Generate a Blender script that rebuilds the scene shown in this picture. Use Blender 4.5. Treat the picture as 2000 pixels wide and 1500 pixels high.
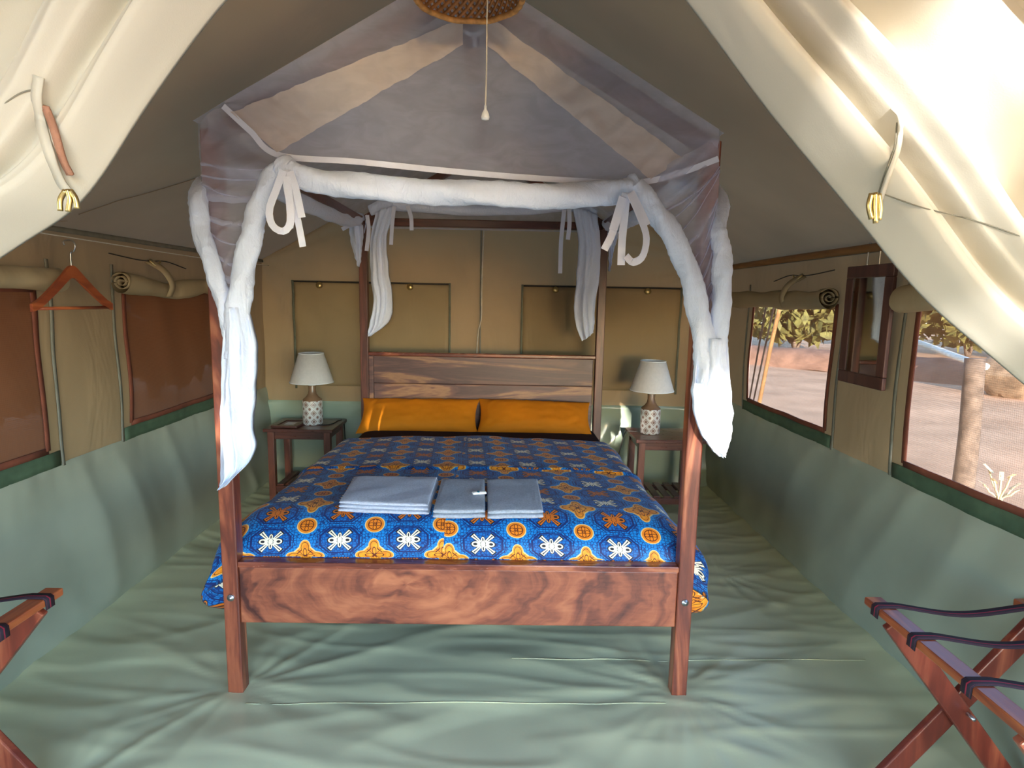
import bpy, bmesh, math, random
from mathutils import Vector, Matrix, noise as mnoise

# ------------------------------------------------------------------ reset
for o in list(bpy.data.objects): bpy.data.objects.remove(o)
S = bpy.context.scene
COL = S.collection
random.seed(7)
def lin(c): return c/12.92 if c <= .04045 else ((c+.055)/1.055)**2.4
def rgb(r, g, b, a=1): return (lin(r/255), lin(g/255), lin(b/255), a)

# ------------------------------------------------------------------ camera
FPX, PITCH, ROLL, YAW, HC = 1185.37, .1402, .019, .0163, 1.3583
fw = Vector((math.sin(YAW)*math.cos(PITCH), math.cos(YAW)*math.cos(PITCH), -math.sin(PITCH)))
r0 = Vector((math.cos(YAW), -math.sin(YAW), 0)); u0 = r0.cross(fw)
cr = r0*math.cos(ROLL)+u0*math.sin(ROLL); cu = cr.cross(fw)
CP = Vector((0, 0, HC))
cam = bpy.data.cameras.new('camera'); camo = bpy.data.objects.new('camera', cam); COL.objects.link(camo)
cam.sensor_width = 36; cam.lens = FPX/2000*36; cam.clip_start = .02
camo.matrix_world = Matrix(((cr.x, cu.x, -fw.x, CP.x), (cr.y, cu.y, -fw.y, CP.y), (cr.z, cu.z, -fw.z, CP.z), (0, 0, 0, 1)))
S.camera = camo
def ray(px, py): return fw*FPX+cr*(px-1000)-cu*(py-750)
def at(px, py, ax, v):
    """surveying helper: the point of a real plane x/y/z = v seen at photo position px,py"""
    d = ray(px, py); i = 'xyz'.index(ax); return CP+d*((v-CP[i])/d[i])
def atp(px, py, P, n):
    d = ray(px, py); return CP+d*((P-CP).dot(n)/d.dot(n))

# ------------------------------------------------------------------ light
S.view_settings.view_transform = 'Standard'; S.view_settings.look = 'None'
S.view_settings.gamma = 1; S.view_settings.use_curve_mapping = False
S.view_settings.exposure = 1.36
W = bpy.data.worlds.new('sky'); S.world = W; W.use_nodes = True
wn = W.node_tree; bg = wn.nodes['Background']
sky = wn.nodes.new('ShaderNodeTexSky'); sky.sky_type = 'NISHITA'; sky.sun_disc = False
SUN_AZ, SUN_EL = math.radians(183.4), math.radians(11.3)     # azimuth from +Y clockwise
sky.sun_elevation = SUN_EL; sky.sun_rotation = SUN_AZ; sky.dust_density = .3; sky.ozone_density = 3.5
wn.links.new(sky.outputs[0], bg.inputs[0]); bg.inputs[1].default_value = .9
sl = bpy.data.lights.new('sun', 'SUN'); sl.energy = 12.0; sl.angle = .009; sl.color = (1, .96, .91)
so = bpy.data.objects.new('sun', sl); COL.objects.link(so)
SDIR = Vector((math.sin(SUN_AZ)*math.cos(SUN_EL), math.cos(SUN_AZ)*math.cos(SUN_EL), math.sin(SUN_EL)))
so.rotation_euler = SDIR.to_track_quat('Z', 'Y').to_euler()
so.location = SDIR*8
def portal(name, loc, rot, sx, sy):
    l = bpy.data.lights.new(name, 'AREA'); l.shape = 'RECTANGLE'; l.size = sx; l.size_y = sy
    l.cycles.is_portal = True
    o = bpy.data.objects.new(name, l); COL.objects.link(o); o.location = loc; o.rotation_euler = rot
portal('door_portal', (0, .1, 1.2), (math.radians(90), 0, 0), 3.6, 2.8)
S.cycles.use_denoising = True; S.cycles.transparent_max_bounces = 24; S.cycles.max_bounces = 10
S.cycles.diffuse_bounces = 6; S.cycles.sample_clamp_indirect = 6

# ------------------------------------------------------------------ node expressions
class X:
    def __init__(s, nt, k): s.nt, s.k = nt, k
    def _b(s, op, o=None, c=None, clamp=False):
        n = s.nt.nodes.new('ShaderNodeMath'); n.operation = op; n.use_clamp = clamp
        for i, v in enumerate((s, o, c)):
            if v is None: continue
            if isinstance(v, X): s.nt.links.new(v.k, n.inputs[i])
            else: n.inputs[i].default_value = v
        return X(s.nt, n.outputs[0])
    def __add__(s, o): return s._b('ADD', o)
    __radd__ = __add__
    def __sub__(s, o): return s._b('SUBTRACT', o)
    def __rsub__(s, o): return (s*-1)+o
    def __mul__(s, o): return s._b('MULTIPLY', o)
    __rmul__ = __mul__
    def __truediv__(s, o): return s._b('DIVIDE', o)
    def __pow__(s, o): return s._b('POWER', o)
    def abs(s): return s._b('ABSOLUTE')
    def min(s, o): return s._b('MINIMUM', o)
    def max(s, o): return s._b('MAXIMUM', o)
    def sin(s): return s._b('SINE')
    def fract(s): return s._b('FRACT')
    def floor(s): return s._b('FLOOR')
    def sqrt(s): return s._b('SQRT')
    def lt(s, o): return s._b('LESS_THAN', o)
    def gt(s, o): return s._b('GREATER_THAN', o)
    def ss(s, a, b):
        n = s.nt.nodes.new('ShaderNodeMapRange'); n.interpolation_type = 'SMOOTHSTEP'
        s.nt.links.new(s.k, n.inputs[0]); n.inputs[1].default_value = a; n.inputs[2].default_value = b
        return X(s.nt, n.outputs[0])
def mixc(nt, f, a, b):
    n = nt.nodes.new('ShaderNodeMix'); n.data_type = 'RGBA'
    for i, v in ((0, f), (6, a), (7, b)):
        if isinstance(v, X): nt.links.new(v.k, n.inputs[i])
        elif hasattr(v, 'is_output'): nt.links.new(v, n.inputs[i])
        else: n.inputs[i].default_value = v
    return n.outputs[2]
def newmat(name):
    m = bpy.data.materials.new(name); m.use_nodes = True
    nt = m.node_tree; return m, nt, nt.nodes['Principled BSDF'], nt.nodes['Material Output']
def coords(nt, kind='Object'):
    t = nt.nodes.new('ShaderNodeTexCoord'); return t.outputs[kind]
def sep(nt, v):
    n = nt.nodes.new('ShaderNodeSeparateXYZ'); nt.links.new(v, n.inputs[0])
    return [X(nt, n.outputs[i]) for i in range(3)]
def comb(nt, x, y, z):
    n = nt.nodes.new('ShaderNodeCombineXYZ')
    for i, v in enumerate((x, y, z)):
        if isinstance(v, X): nt.links.new(v.k, n.inputs[i])
        else: n.inputs[i].default_value = v
    return n.outputs[0]
def mapping(nt, v, scale=(1, 1, 1), rot=(0, 0, 0), loc=(0, 0, 0)):
    n = nt.nodes.new('ShaderNodeMapping'); nt.links.new(v, n.inputs[0])
    n.inputs['Scale'].default_value = scale; n.inputs['Rotation'].default_value = rot; n.inputs['Location'].default_value = loc
    return n.outputs[0]
def noise(nt, v, scale, detail=3, rough=.5, dist=0):
    n = nt.nodes.new('ShaderNodeTexNoise'); nt.links.new(v, n.inputs['Vector'])
    n.inputs['Scale'].default_value = scale; n.inputs['Detail'].default_value = detail
    n.inputs['Roughness'].default_value = rough; n.inputs['Distortion'].default_value = dist
    return X(nt, n.outputs[0])
def ramp(nt, f, stops):
    n = nt.nodes.new('ShaderNodeValToRGB'); nt.links.new(f.k, n.inputs[0])
    e = n.color_ramp.elements
    while len(e) < len(stops): e.new(.5)
    for i, (p, c) in enumerate(stops): e[i].position = p; e[i].color = c
    return n.outputs[0]
def bump(nt, h, strength, dist, bsdf=None):
    n = nt.nodes.new('ShaderNodeBump'); nt.links.new(h.k, n.inputs['Height'])
    n.inputs['Strength'].default_value = strength; n.inputs['Distance'].default_value = dist
    if bsdf: nt.links.new(n.outputs[0], bsdf.inputs['Normal'])
    return n.outputs[0]

def plain(name, col, rough=.6, metal=0, spec=.5, var=.12, vs=20, bmp=0, bs=300):
    m, nt, b, out = newmat(name)
    co = coords(nt); n = noise(nt, co, vs, 3)
    dk = tuple(c*(1-var*1.6) for c in col[:3])+(1,); lt = tuple(min(1, c*(1+var)) for c in col[:3])+(1,)
    nt.links.new(ramp(nt, n, [(.3, dk), (.7, lt)]), b.inputs['Base Color'])
    b.inputs['Roughness'].default_value = rough; b.inputs['Metallic'].default_value = metal
    b.inputs['Specular IOR Level'].default_value = spec
    if bmp: bump(nt, noise(nt, co, bs, 2), bmp, .002, b)
    return m
def canvas(name, col, transl=.15, rough=.9, var=.1, wr=.25):
    """woven tent cloth: diffuse with a little light coming through, soft creases and faint blotches"""
    m, nt, b, out = newmat(name)
    co = coords(nt)
    n1 = noise(nt, co, 1.7, 3); n2 = noise(nt, co, 500, 1)
    dk = tuple(c*(1-var*1.5) for c in col[:3])+(1,); lt = tuple(min(1, c*(1+var*.6)) for c in col[:3])+(1,)
    c = ramp(nt, n1, [(.3, dk), (.7, lt)])
    nt.links.new(c, b.inputs['Base Color']); b.inputs['Roughness'].default_value = rough
    b.inputs['Specular IOR Level'].default_value = .15
    h = noise(nt, mapping(nt, co, (1, 1, .35), (.3, .2, 0)), 5, 3, .5, .6)*3+n2*.06
    nb = bump(nt, h, wr, .02, b)
    if transl:
        t = nt.nodes.new('ShaderNodeBsdfTranslucent'); nt.links.new(c, t.inputs[0])
        x = nt.nodes.new('ShaderNodeMixShader'); x.inputs[0].default_value = transl
        nt.links.new(b.outputs[0], x.inputs[1]); nt.links.new(t.outputs[0], x.inputs[2]); nt.links.new(x.outputs[0], out.inputs[0])
    return m
def sheer(name, col, alpha, transl=.5, weave=0, bandsc=0):
    """open-weave netting: threads cover a fraction of the sheet, the rest is holes"""
    m, nt, b, out = newmat(name)
    co = coords(nt)
    b.inputs['Base Color'].default_value = col; b.inputs['Roughness'].default_value = .9; b.inputs['Specular IOR Level'].default_value = .1
    t = nt.nodes.new('ShaderNodeBsdfTranslucent'); t.inputs[0].default_value = col
    x = nt.nodes.new('ShaderNodeMixShader'); x.inputs[0].default_value = transl
    nt.links.new(b.outputs[0], x.inputs[1]); nt.links.new(t.outputs[0], x.inputs[2])
    tr = nt.nodes.new('ShaderNodeBsdfTransparent')
    y = nt.nodes.new('ShaderNodeMixShader')
    f = noise(nt, mapping(nt, co, (1, 1, 2.2)), 9, 3, .6, 1.0).ss(.3, .75)*.10+(alpha-.05)
    if weave:
        u, v, w = sep(nt, co)
        f = f+((v*weave).sin()*(w*weave).sin())*.05
    nt.links.new(f.k, y.inputs[0])
    nt.links.new(tr.outputs[0], y.inputs[1]); nt.links.new(x.outputs[0], y.inputs[2]); nt.links.new(y.outputs[0], out.inputs[0])
    return m
def wood(name, axis, stops, scale=1, rough=.38, swirl=None, seed=0, coat=.25):
    """figured hardwood; axis = grain direction, swirl = (x,z) of a knot the grain turns around"""
    m, nt, b, out = newmat(name)
    co = coords(nt)
    sc = {'x': (.55, 5, 5), 'y': (5, .55, 5), 'z': (5, 5, .55)}[axis]
    v = mapping(nt, co, tuple(s*scale for s in sc), (0, 0, 0), (seed*3.1, seed*1.7, seed*.9))
    n1 = noise(nt, v, 1.6, 4, .55, 1.2)
    fine = noise(nt, mapping(nt, co, tuple((s if s > 1 else s*2)*12 for s in sc)), 1.5, 3, .6)
    g = n1*7
    if swirl:
        px, py, pz = sep(nt, co)
        dx = (px-swirl[0])*.55; dz = (pz-swirl[1])*1.25
        r = (dx*dx+dz*dz).sqrt()+.004
        wp_ = noise(nt, co, 4.5, 3, .55, .8)
        fig = noise(nt, comb(nt, r*32+wp_*3.5, dx/r*.55, dz/r*.55), 1.0, 4, .6)
        big = noise(nt, comb(nt, r*7+wp_*2.5, dx/r*1.1, dz/r*1.1), 1.0, 2, .5)
        n1 = fig*.85+big*.9-.38
        g = r*34+wp_*6
    w = (g*6.283*.5).sin()*.5+.5
    fac = w*(.10 if swirl else .30)+n1*(.74 if swirl else .52)+fine*.18
    nt.links.new(ramp(nt, fac, stops), b.inputs['Base Color'])
    nt.links.new((fine*.18+rough-.09).k, b.inputs['Roughness'])
    b.inputs['Coat Weight'].default_value = coat; b.inputs['Coat Roughness'].default_value = .28
    bump(nt, fine, .12, .002, b)
    return m
RED = [(.24, rgb(70, 30, 24)), (.42, rgb(116, 56, 38)), (.58, rgb(146, 78, 52)), (.76, rgb(178, 110, 76))]
HEAD = [(.25, rgb(64, 44, 46)), (.45, rgb(96, 66, 60)), (.62, rgb(118, 80, 66)), (.80, rgb(172, 128, 88))]
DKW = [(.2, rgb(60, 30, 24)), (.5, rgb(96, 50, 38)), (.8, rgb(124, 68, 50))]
ORW = [(.25, rgb(116, 48, 28)), (.5, rgb(158, 78, 42)), (.75, rgb(194, 112, 62))]
M = {}
M['post'] = wood('wood_post', 'z', RED, 1.3)
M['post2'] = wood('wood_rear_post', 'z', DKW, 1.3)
M['foot'] = wood('wood_footboard', 'x', [(.30, rgb(70, 32, 26)), (.43, rgb(116, 60, 42)), (.55, rgb(146, 80, 54)), (.74, rgb(176, 106, 72))], 1.0, .4, swirl=(-.31, .40))
M['footcap'] = wood('wood_foot_cap', 'x', RED, 1.5, .25)
M['head'] = wood('wood_headboard', 'x', HEAD, 1.0, .42, seed=2)
M['head2'] = wood('wood_headboard_low', 'x', [(p, tuple(min(1, k*1.2) for k in c[:3])+(1,)) for p, c in HEAD], 1.3, .42, seed=5)
M['rail'] = wood('wood_rail', 'y', DKW, 1.2)
M['rail_x'] = wood('wood_rail_across', 'x', DKW, 1.2)
M['table'] = wood('wood_table', 'x', DKW, 1.2, .3, seed=3)
M['table_z'] = wood('wood_table_leg', 'z', [(.2, rgb(84, 42, 32)), (.5, rgb(122, 68, 50)), (.8, rgb(150, 92, 70))], 1.2, .35, seed=4)
M['rack'] = wood('wood_rack', 'y', ORW, 1.0, .35, seed=6)
M['rack_leg'] = wood('wood_rack_leg', 'z', [(.2, rgb(86, 32, 24)), (.5, rgb(124, 52, 36)), (.8, rgb(170, 92, 62))], .9, .35, seed=7)
M['hanger'] = wood('wood_hanger', 'y', ORW, 1.0, .4, seed=8)
M['mirror_frame'] = wood('wood_mirror_frame', 'z', [(.2, rgb(58, 32, 30)), (.5, rgb(84, 50, 46)), (.8, rgb(104, 66, 58))], 1.0, .4, seed=9)
M['pole'] = wood('wood_pole', 'y', [(.2, rgb(120, 84, 48)), (.5, rgb(156, 112, 66)), (.8, rgb(176, 132, 82))], .6, .6, seed=1, coat=0)
CAN = rgb(182, 160, 126)
M['roof'] = canvas('roof_canvas', rgb(172, 140, 104), .06, wr=.12)
M['canvas'] = canvas('wall_canvas', rgb(164, 136, 100), .05, wr=.3)
M['flap'] = canvas('flap_canvas', rgb(214, 208, 194), .08, var=.04, wr=.12)
M['panel'] = canvas('window_flap_canvas', rgb(158, 138, 106), .05, wr=.15)
M['rollcloth'] = canvas('rolled_canvas', rgb(176, 158, 126), .05, wr=.3)
M['seam'] = plain('seam_tape', rgb(128, 124, 110), .8)
M['zip'] = plain('zip_green', rgb(104, 106, 88), .7)
M['binding'] = plain('brown_binding', rgb(122, 64, 44), .8)
M['green'] = plain('pvc_green', rgb(160, 162, 142), .40, var=.08, vs=3, bmp=.12, bs=60)
M['greenback'] = plain('pvc_green_back', rgb(160, 172, 148), .20, var=.06, vs=3, bmp=.12, bs=60)
M['greendark'] = plain('green_band', rgb(74, 94, 70), .7)
M['floor'] = plain('groundsheet', rgb(208, 206, 164), .32, var=.07, vs=2.5, bmp=.08, bs=90)
M['net'] = sheer('netting', rgb(224, 228, 250), .56)
M['net2'] = sheer('netting_gathered', rgb(228, 230, 246), .52)
def mk_rolled():
    m, nt, b, out = newmat('net_cotton')
    b.inputs['Base Color'].default_value = rgb(226, 235, 255); b.inputs['Roughness'].default_value = .95; b.inputs['Specular IOR Level'].default_value = .05
    co = coords(nt)
    h = noise(nt, mapping(nt, co, (22, 14, 9), (.5, .2, .7)), 1.0, 4, .6, 1.5)+noise(nt, co, 90, 2)*.15
    bump(nt, h, .38, .03, b)
    return m
M['sheet'] = mk_rolled()
M['net3'] = sheer('netting_pleats', rgb(228, 232, 250), .74)
M['hem'] = sheer('net_hem', rgb(232, 220, 214), .86, .3)
M['tape'] = plain('white_tape', rgb(230, 233, 248), .85, spec=.1, var=.03, bmp=.3, bs=800)
M['pillow'] = plain('orange_cotton', rgb(214, 124, 18), .75, spec=.2, var=.06, vs=6, bmp=.15, bs=40)
M['dark_sheet'] = plain('dark_sheet', rgb(38, 24, 30), .85, spec=.2)
M['towel'] = plain('terry_grey', rgb(196, 202, 218), .95, spec=.05, var=.08, vs=160, bmp=.9, bs=420)
M['towel2'] = plain('terry_grey_dark', rgb(176, 182, 194), .95, spec=.05, var=.1, vs=160, bmp=.9, bs=420)
M['white'] = plain('white_paper', rgb(236, 236, 236), .6, var=.02)
M['teal'] = plain('teal_print', rgb(20, 120, 150), .6)
M['shade'] = plain('lamp_shade_cloth', rgb(216, 212, 208), .85, spec=.1, var=.03, vs=60, bmp=.1, bs=700)
M['neck'] = plain('brown_glaze', rgb(138, 106, 80), .25)
M['brass'] = plain('brass', rgb(206, 184, 128), .3, 1, var=.05)
M['steel'] = plain('zinc_steel', rgb(200, 202, 206), .3, 1, var=.05)
M['dark_cord'] = plain('dark_cord', rgb(50, 44, 38), .8)
M['cord'] = plain('white_cord', rgb(214, 206, 190), .7)
M['rattan'] = plain('rattan', rgb(172, 116, 66), .6, var=.25, vs=40)
M['rattan_rim'] = plain('rattan_rim', rgb(196, 140, 78), .55, var=.25, vs=50)
M['web'] = None
M['leather'] = plain('pink_braid', rgb(178, 128, 104), .8, bmp=.5, bs=500)
M['earth'] = plain('sandy_earth', rgb(206, 160, 124), .95, spec=.05, var=.16, vs=1.2, bmp=.5, bs=14)
M['leaf'] = plain('dry_leaf', rgb(112, 104, 50), .7, var=.4, vs=6)
M['leaf2'] = plain('dark_leaf', rgb(62, 66, 34), .7, var=.4, vs=6)
M['bark'] = plain('bark', rgb(120, 100, 84), .9, var=.3, vs=18, bmp=.6, bs=60)
M['stone'] = plain('stone', rgb(138, 112, 86), .9, var=.3, vs=6, bmp=.7, bs=20)

def mk_mesh_screen(name, col, alpha):
    m, nt, b, out = newmat(name)
    b.inputs['Base Color'].default_value = col; b.inputs['Roughness'].default_value = .8; b.inputs['Specular IOR Level'].default_value = .1
    tr = nt.nodes.new('ShaderNodeBsdfTransparent')
    y = nt.nodes.new('ShaderNodeMixShader')
    u, v, w = sep(nt, coords(nt))
    f = noise(nt, mapping(nt, coords(nt), (1, .4, 3)), 60, 2)*.10+(v*900).sin()*.04+(w*900).sin()*.04+(alpha-.05)
    nt.links.new(f.k, y.inputs[0])
    nt.links.new(tr.outputs[0], y.inputs[1]); nt.links.new(b.outputs[0], y.inputs[2]); nt.links.new(y.outputs[0], out.inputs[0])
    return m
M['screen'] = mk_mesh_screen('window_netting', rgb(172, 126, 98), .69)
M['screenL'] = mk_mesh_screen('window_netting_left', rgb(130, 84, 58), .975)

def mk_mirror():
    m, nt, b, out = newmat('mirror_glass')
    n = noise(nt, coords(nt), 3, 2)
    nt.links.new(ramp(nt, n, [(.3, rgb(190, 196, 192)), (.7, rgb(206, 210, 206))]), b.inputs['Base Color'])
    b.inputs['Metallic'].default_value = 1; b.inputs['Roughness'].default_value = .03
    return m
M['mirror'] = mk_mirror()
def mk_web():
    m, nt, b, out = newmat('striped_webbing')
    uv = sep(nt, coords(nt, 'UV'))
    s = (uv[0]-.5).abs()
    c = mixc(nt, s.lt(.06), rgb(36, 22, 34), rgb(150, 32, 54))
    c = mixc(nt, s.gt(.36)*s.lt(.42), c, rgb(74, 26, 42))
    nt.links.new(c, b.inputs['Base Color']); b.inputs['Roughness'].default_value = .8
    bump(nt, noise(nt, coords(nt), 700, 1), .4, .001, b)
    return m
M['web'] = mk_web()
def mk_lamp_base():
    m, nt, b, out = newmat('patterned_ceramic')
    u, v, _ = sep(nt, coords(nt, 'UV'))
    a = (u*8).fract()-.5; c = (v*3).fract()-.5
    a2 = (u*8+.5).fract()-.5; c2 = (v*3+.5).fract()-.5
    def quat(a, c):
        f = ((a*9.42).sin()*(a*9.42).sin())*.06
        d = a.abs()+c.abs()
        return d
    d1 = quat(a, c)
    line = ((d1-.34).abs().lt(.05)).max((a.abs()*c.abs()).lt(.004)*d1.lt(.26)*0)
    inner = (a*a+c*c).lt(.028)
    inner2 = (a2*a2+c2*c2).lt(.028)
    waves = ((u*50.27).sin()*.11+((v*3).fract()-.5)).abs().lt(.05)
    f = line.max(inner).max(inner2)
    cc = mixc(nt, f, rgb(222, 216, 206), rgb(146, 110, 92))
    nt.links.new(cc, b.inputs['Base Color']); b.inputs['Roughness'].default_value = .3
    return m
M['lampbase'] = mk_lamp_base()

def mk_wax():
    """blue wax-print cotton: crosses, ovals and winged motifs over pebbled blue; UV in metres"""
    m, nt, b, out = newmat('wax_print_cotton')
    u, v, _ = sep(nt, coords(nt, 'UV'))
    right = u.gt(-.185)
    u = u+(v-1.85)*.07-right*.020; v = v+right*.018-(v.gt(2.63))*.05
    PX, PY = .234, .245
    A = (u+.532)/PX; B = (v-2.148)/PY
    def cell(A, ofs): return ((A+(.5-ofs)).fract()-.5)
    ax = cell(A, 0)*PX; bx = cell(A, .5)*PX
    B2 = B*2
    ay = (cell(B2, .5))*(PY/2)            # white at .25, brown at .75
    par = ((B2).floor()/2).fract().lt(.25)  # 1 on even half-rows
    cy = cell(B, 0)*PY; oy = cell(B, .5)*PY
    def ell(x, y, cx, cy_, rx, ry):
        p = (x-cx)/rx; q = (y-cy_)/ry; return (p*p+q*q).sqrt()
    # winged motif
    x = ax.abs(); y = ay.abs()
    lobe = ell(x, y, .024, 0, .017, .012); up = ell(x, y, 0, .017, .007, .013)
    t = (x+y)*.7071; s = (x-y).abs()*.7071
    prong = ((t-.030).abs()/.021).max(s/(.0035+t*.11))
    mot = lobe.min(up).min(prong)
    hole = ell(x, y, .027, 0, .007, .005).min(ell(x, y, 0, .018, .0022, .007)).min(((t-.033).abs()/.014).max(s/(t*.045)))
    core = x.max(y).lt(.0075)
    mline = hole.lt(1).max((mot-1).abs().lt(.10))
    # cross
    X1 = bx.abs(); Y1 = cy.abs()
    cr_ = ell(X1, Y1, .036, 0, .026, .017).min(ell(X1, Y1, 0, .036, .017, .026)).min((X1+Y1)/.050)
    pet = ell(X1, Y1, .017, 0, .014, .006).min(ell(X1, Y1, 0, .017, .006, .014))
    cl = (pet-1).abs().lt(.16).max((cr_-.74).abs().lt(.05)).max(((X1-Y1).abs().lt(.0014)))
    # oval
    Y2 = oy.abs()
    ov = ell(X1, Y2, 0, 0, .031, .030)
    ol = (ell(X1, Y2, .013, 0, .009, .006).min(ell(X1, Y2, 0, .013, .006, .009))-1).abs().lt(.2).max((ov-.72).abs().lt(.05))
    # ground
    vo = nt.nodes.new('ShaderNodeTexVoronoi'); vo.feature = 'DISTANCE_TO_EDGE'; vo.inputs['Scale'].default_value = 95; vo.inputs['Randomness'].default_value = .55
    nt.links.new(comb(nt, u, v, 0), vo.inputs['Vector']); ve = X(nt, vo.outputs['Distance'])
    octA = (x.max(y*1.35)).max((x+y)*.78)
    ring = ((octA-.066).abs().lt(.0035)).max((octA-.076).abs().lt(.0014))
    inside = octA.lt(.066)
    peb = ve.ss(.05, .16)
    light = mixc(nt, inside, rgb(8, 124, 196), rgb(8, 102, 176))
    ground = mixc(nt, peb, rgb(6, 52, 116), light)
    hal = cr_.lt(1.5).max(ov.lt(1.35))
    ground = mixc(nt, hal, ground, mixc(nt, ve.ss(.03, .08), rgb(4, 56, 124), rgb(6, 128, 200)))
    ground = mixc(nt, ring, ground, rgb(10, 34, 96))
    nz = noise(nt, comb(nt, u, v, 0), 60, 2)
    orange = ramp(nt, nz, [(.35, rgb(226, 128, 14)), (.65, rgb(246, 162, 34))])
    c = ground
    c = mixc(nt, cr_.lt(1.16), c, rgb(226, 196, 132))
    c = mixc(nt, cr_.lt(1.02), c, orange); c = mixc(nt, cr_.lt(.98)*cl, c, rgb(96, 34, 12))
    c = mixc(nt, ov.lt(1.12), c, rgb(226, 190, 120))
    c = mixc(nt, ov.lt(1.0), c, mixc(nt, nz, rgb(214, 112, 14), rgb(236, 140, 26))); c = mixc(nt, ov.lt(1)*ol, c, rgb(96, 34, 12))
    mcol = mixc(nt, par, rgb(206, 108, 16), rgb(240, 232, 206))
    c = mixc(nt, mot.lt(1.14), c, rgb(20, 24, 48)); c = mixc(nt, mot.lt(1), c, mcol); c = mixc(nt, mot.lt(1.05)*mline, c, rgb(34, 26, 30)); c = mixc(nt, core, c, mcol)
    nt.links.new(c, b.inputs['Base Color']); b.inputs['Roughness'].default_value = .55
    b.inputs['Sheen Weight'].default_value = .1; b.inputs['Specular IOR Level'].default_value = .35
    bump(nt, noise(nt, comb(nt, u, v, 0), 14, 3), .25, .01, b)
    return m
M['wax'] = mk_wax()

# ------------------------------------------------------------------ building helpers
def tag(o, label=None, cat=None, group=None, kind=None):
    if label: o['label'] = label
    if cat: o['category'] = cat
    if group: o['group'] = group
    if kind: o['kind'] = kind
    return o
def thing(name, label, cat, loc=(0, 0, 0), group=None, local=False, kind=None):
    o = bpy.data.objects.new(name, None); o.empty_display_size = .05; COL.objects.link(o); o.location = loc
    o['_local'] = local
    return tag(o, label, cat, group, kind)
def link(name, me, parent=None):
    o = bpy.data.objects.new(name, me); COL.objects.link(o)
    if parent is not None:
        o.parent = parent
        if parent.type == 'EMPTY' and not parent.get('_local'):
            o.matrix_parent_inverse = Matrix.Translation(-Vector(parent.location))
    return o
def obj(name, vf, mat, parent=None, smooth=False, uvs=None, label=None):
    me = bpy.data.meshes.new(name)
    if isinstance(vf, bmesh.types.BMesh):
        vf.to_mesh(me); vf.free()
    else:
        me.from_pydata([tuple(v) for v in vf[0]], [], vf[1])
        if len(vf) > 2: uvs = vf[2]
    if uvs:
        l = me.uv_layers.new(name='uv')
        for lp in me.loops: l.data[lp.index].uv = uvs[lp.vertex_index]
    me.materials.append(M[mat] if isinstance(mat, str) else mat)
    if smooth:
        for p in me.polygons: p.use_smooth = True
    me.update()
    o = link(name, me, parent)
    if label: o['label'] = label
    return o
def copy_tree(o, parent=None):
    c = o.copy(); COL.objects.link(c)
    if parent is not None: c.parent = parent
    for ch in list(o.children): copy_tree(ch, c)
    return c
def join(*vfs):
    V, F, U = [], [], []
    for vf in vfs:
        n = len(V); V += list(vf[0]); F += [tuple(i+n for i in f) for f in vf[1]]
        U += list(vf[2]) if len(vf) > 2 else [(0, 0)]*len(vf[0])
    return V, F, U
def box_bm(x0, x1, y0, y1, z0, z1, bev=.004, bm=None):
    b = bmesh.new()
    bmesh.ops.create_cube(b, size=1)
    for v in b.verts: v.co = Vector(((x0+x1)/2+v.co.x*(x1-x0), (y0+y1)/2+v.co.y*(y1-y0), (z0+z1)/2+v.co.z*(z1-z0)))
    if bev: bmesh.ops.bevel(b, geom=b.edges[:], offset=bev, segments=2, affect='EDGES', profile=.5)
    return b
def bar_bm(A, B, w, t, up=Vector((0, 0, 1)), bev=.004):
    """rectangular bar from A to B, w across, t along 'up'"""
    A, B = Vector(A), Vector(B); d = (B-A); L = d.length; d.normalize()
    s = d.cross(up).normalized(); n = s.cross(d)
    b = box_bm(-w/2, w/2, 0, L, -t/2, t/2, bev)
    R = Matrix((s, d, n)).transposed()
    for v in b.verts: v.co = A+R@v.co
    return b
def crv(pts, n):
    """Catmull-Rom through pts, n samples"""
    pts = [Vector(p) for p in pts]
    P = [pts[0]*2-pts[1]]+pts+[pts[-1]*2-pts[-2]]
    out = []; k = len(pts)-1
    for i in range(n):
        t = i/(n-1)*k; j = min(int(t), k-1); f = t-j
        a, b, c, d = P[j], P[j+1], P[j+2], P[j+3]
        out.append(.5*((2*b)+(c-a)*f+(2*a-5*b+4*c-d)*f*f+(3*b-a-3*c+d)*f**3))
    return out
def tube(pts, rad, segs=10, n=None, twist=0, lump=0, seed=0, cap=True, flat=1):
    P = crv(pts, n) if n else [Vector(p) for p in pts]
    V, F = [], []; N = len(P); up = None
    for i, p in enumerate(P):
        d = (P[min(i+1, N-1)]-P[max(i-1, 0)]).normalized()
        if up is None: up = Vector((0, 1, 0)) if abs(d.y) < .8 else Vector((0, 0, 1))
        s = d.cross(up).normalized(); up = s.cross(d).normalized()
        r = rad(i/(N-1)) if callable(rad) else rad
        for k in range(segs):
            a = 6.2832*k/segs
            q = r
            if lump: q = r*(1+lump*math.sin(3*a+twist*i/(N-1)*6.28)+lump*.8*mnoise.noise(Vector((seed+i*.35, math.cos(a)*1.3, math.sin(a)*1.3))))
            V.append(p+s*(math.cos(a)*q)+up*(math.sin(a)*q*flat))
    for i in range(N-1):
        for k in range(segs):
            a, b = i*segs+k, i*segs+(k+1) % segs
            F.append((a, b, b+segs, a+segs))
    if cap: F.append(tuple(range(segs))[::-1]); F.append(tuple((N-1)*segs+k for k in range(segs)))
    return V, F
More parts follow.
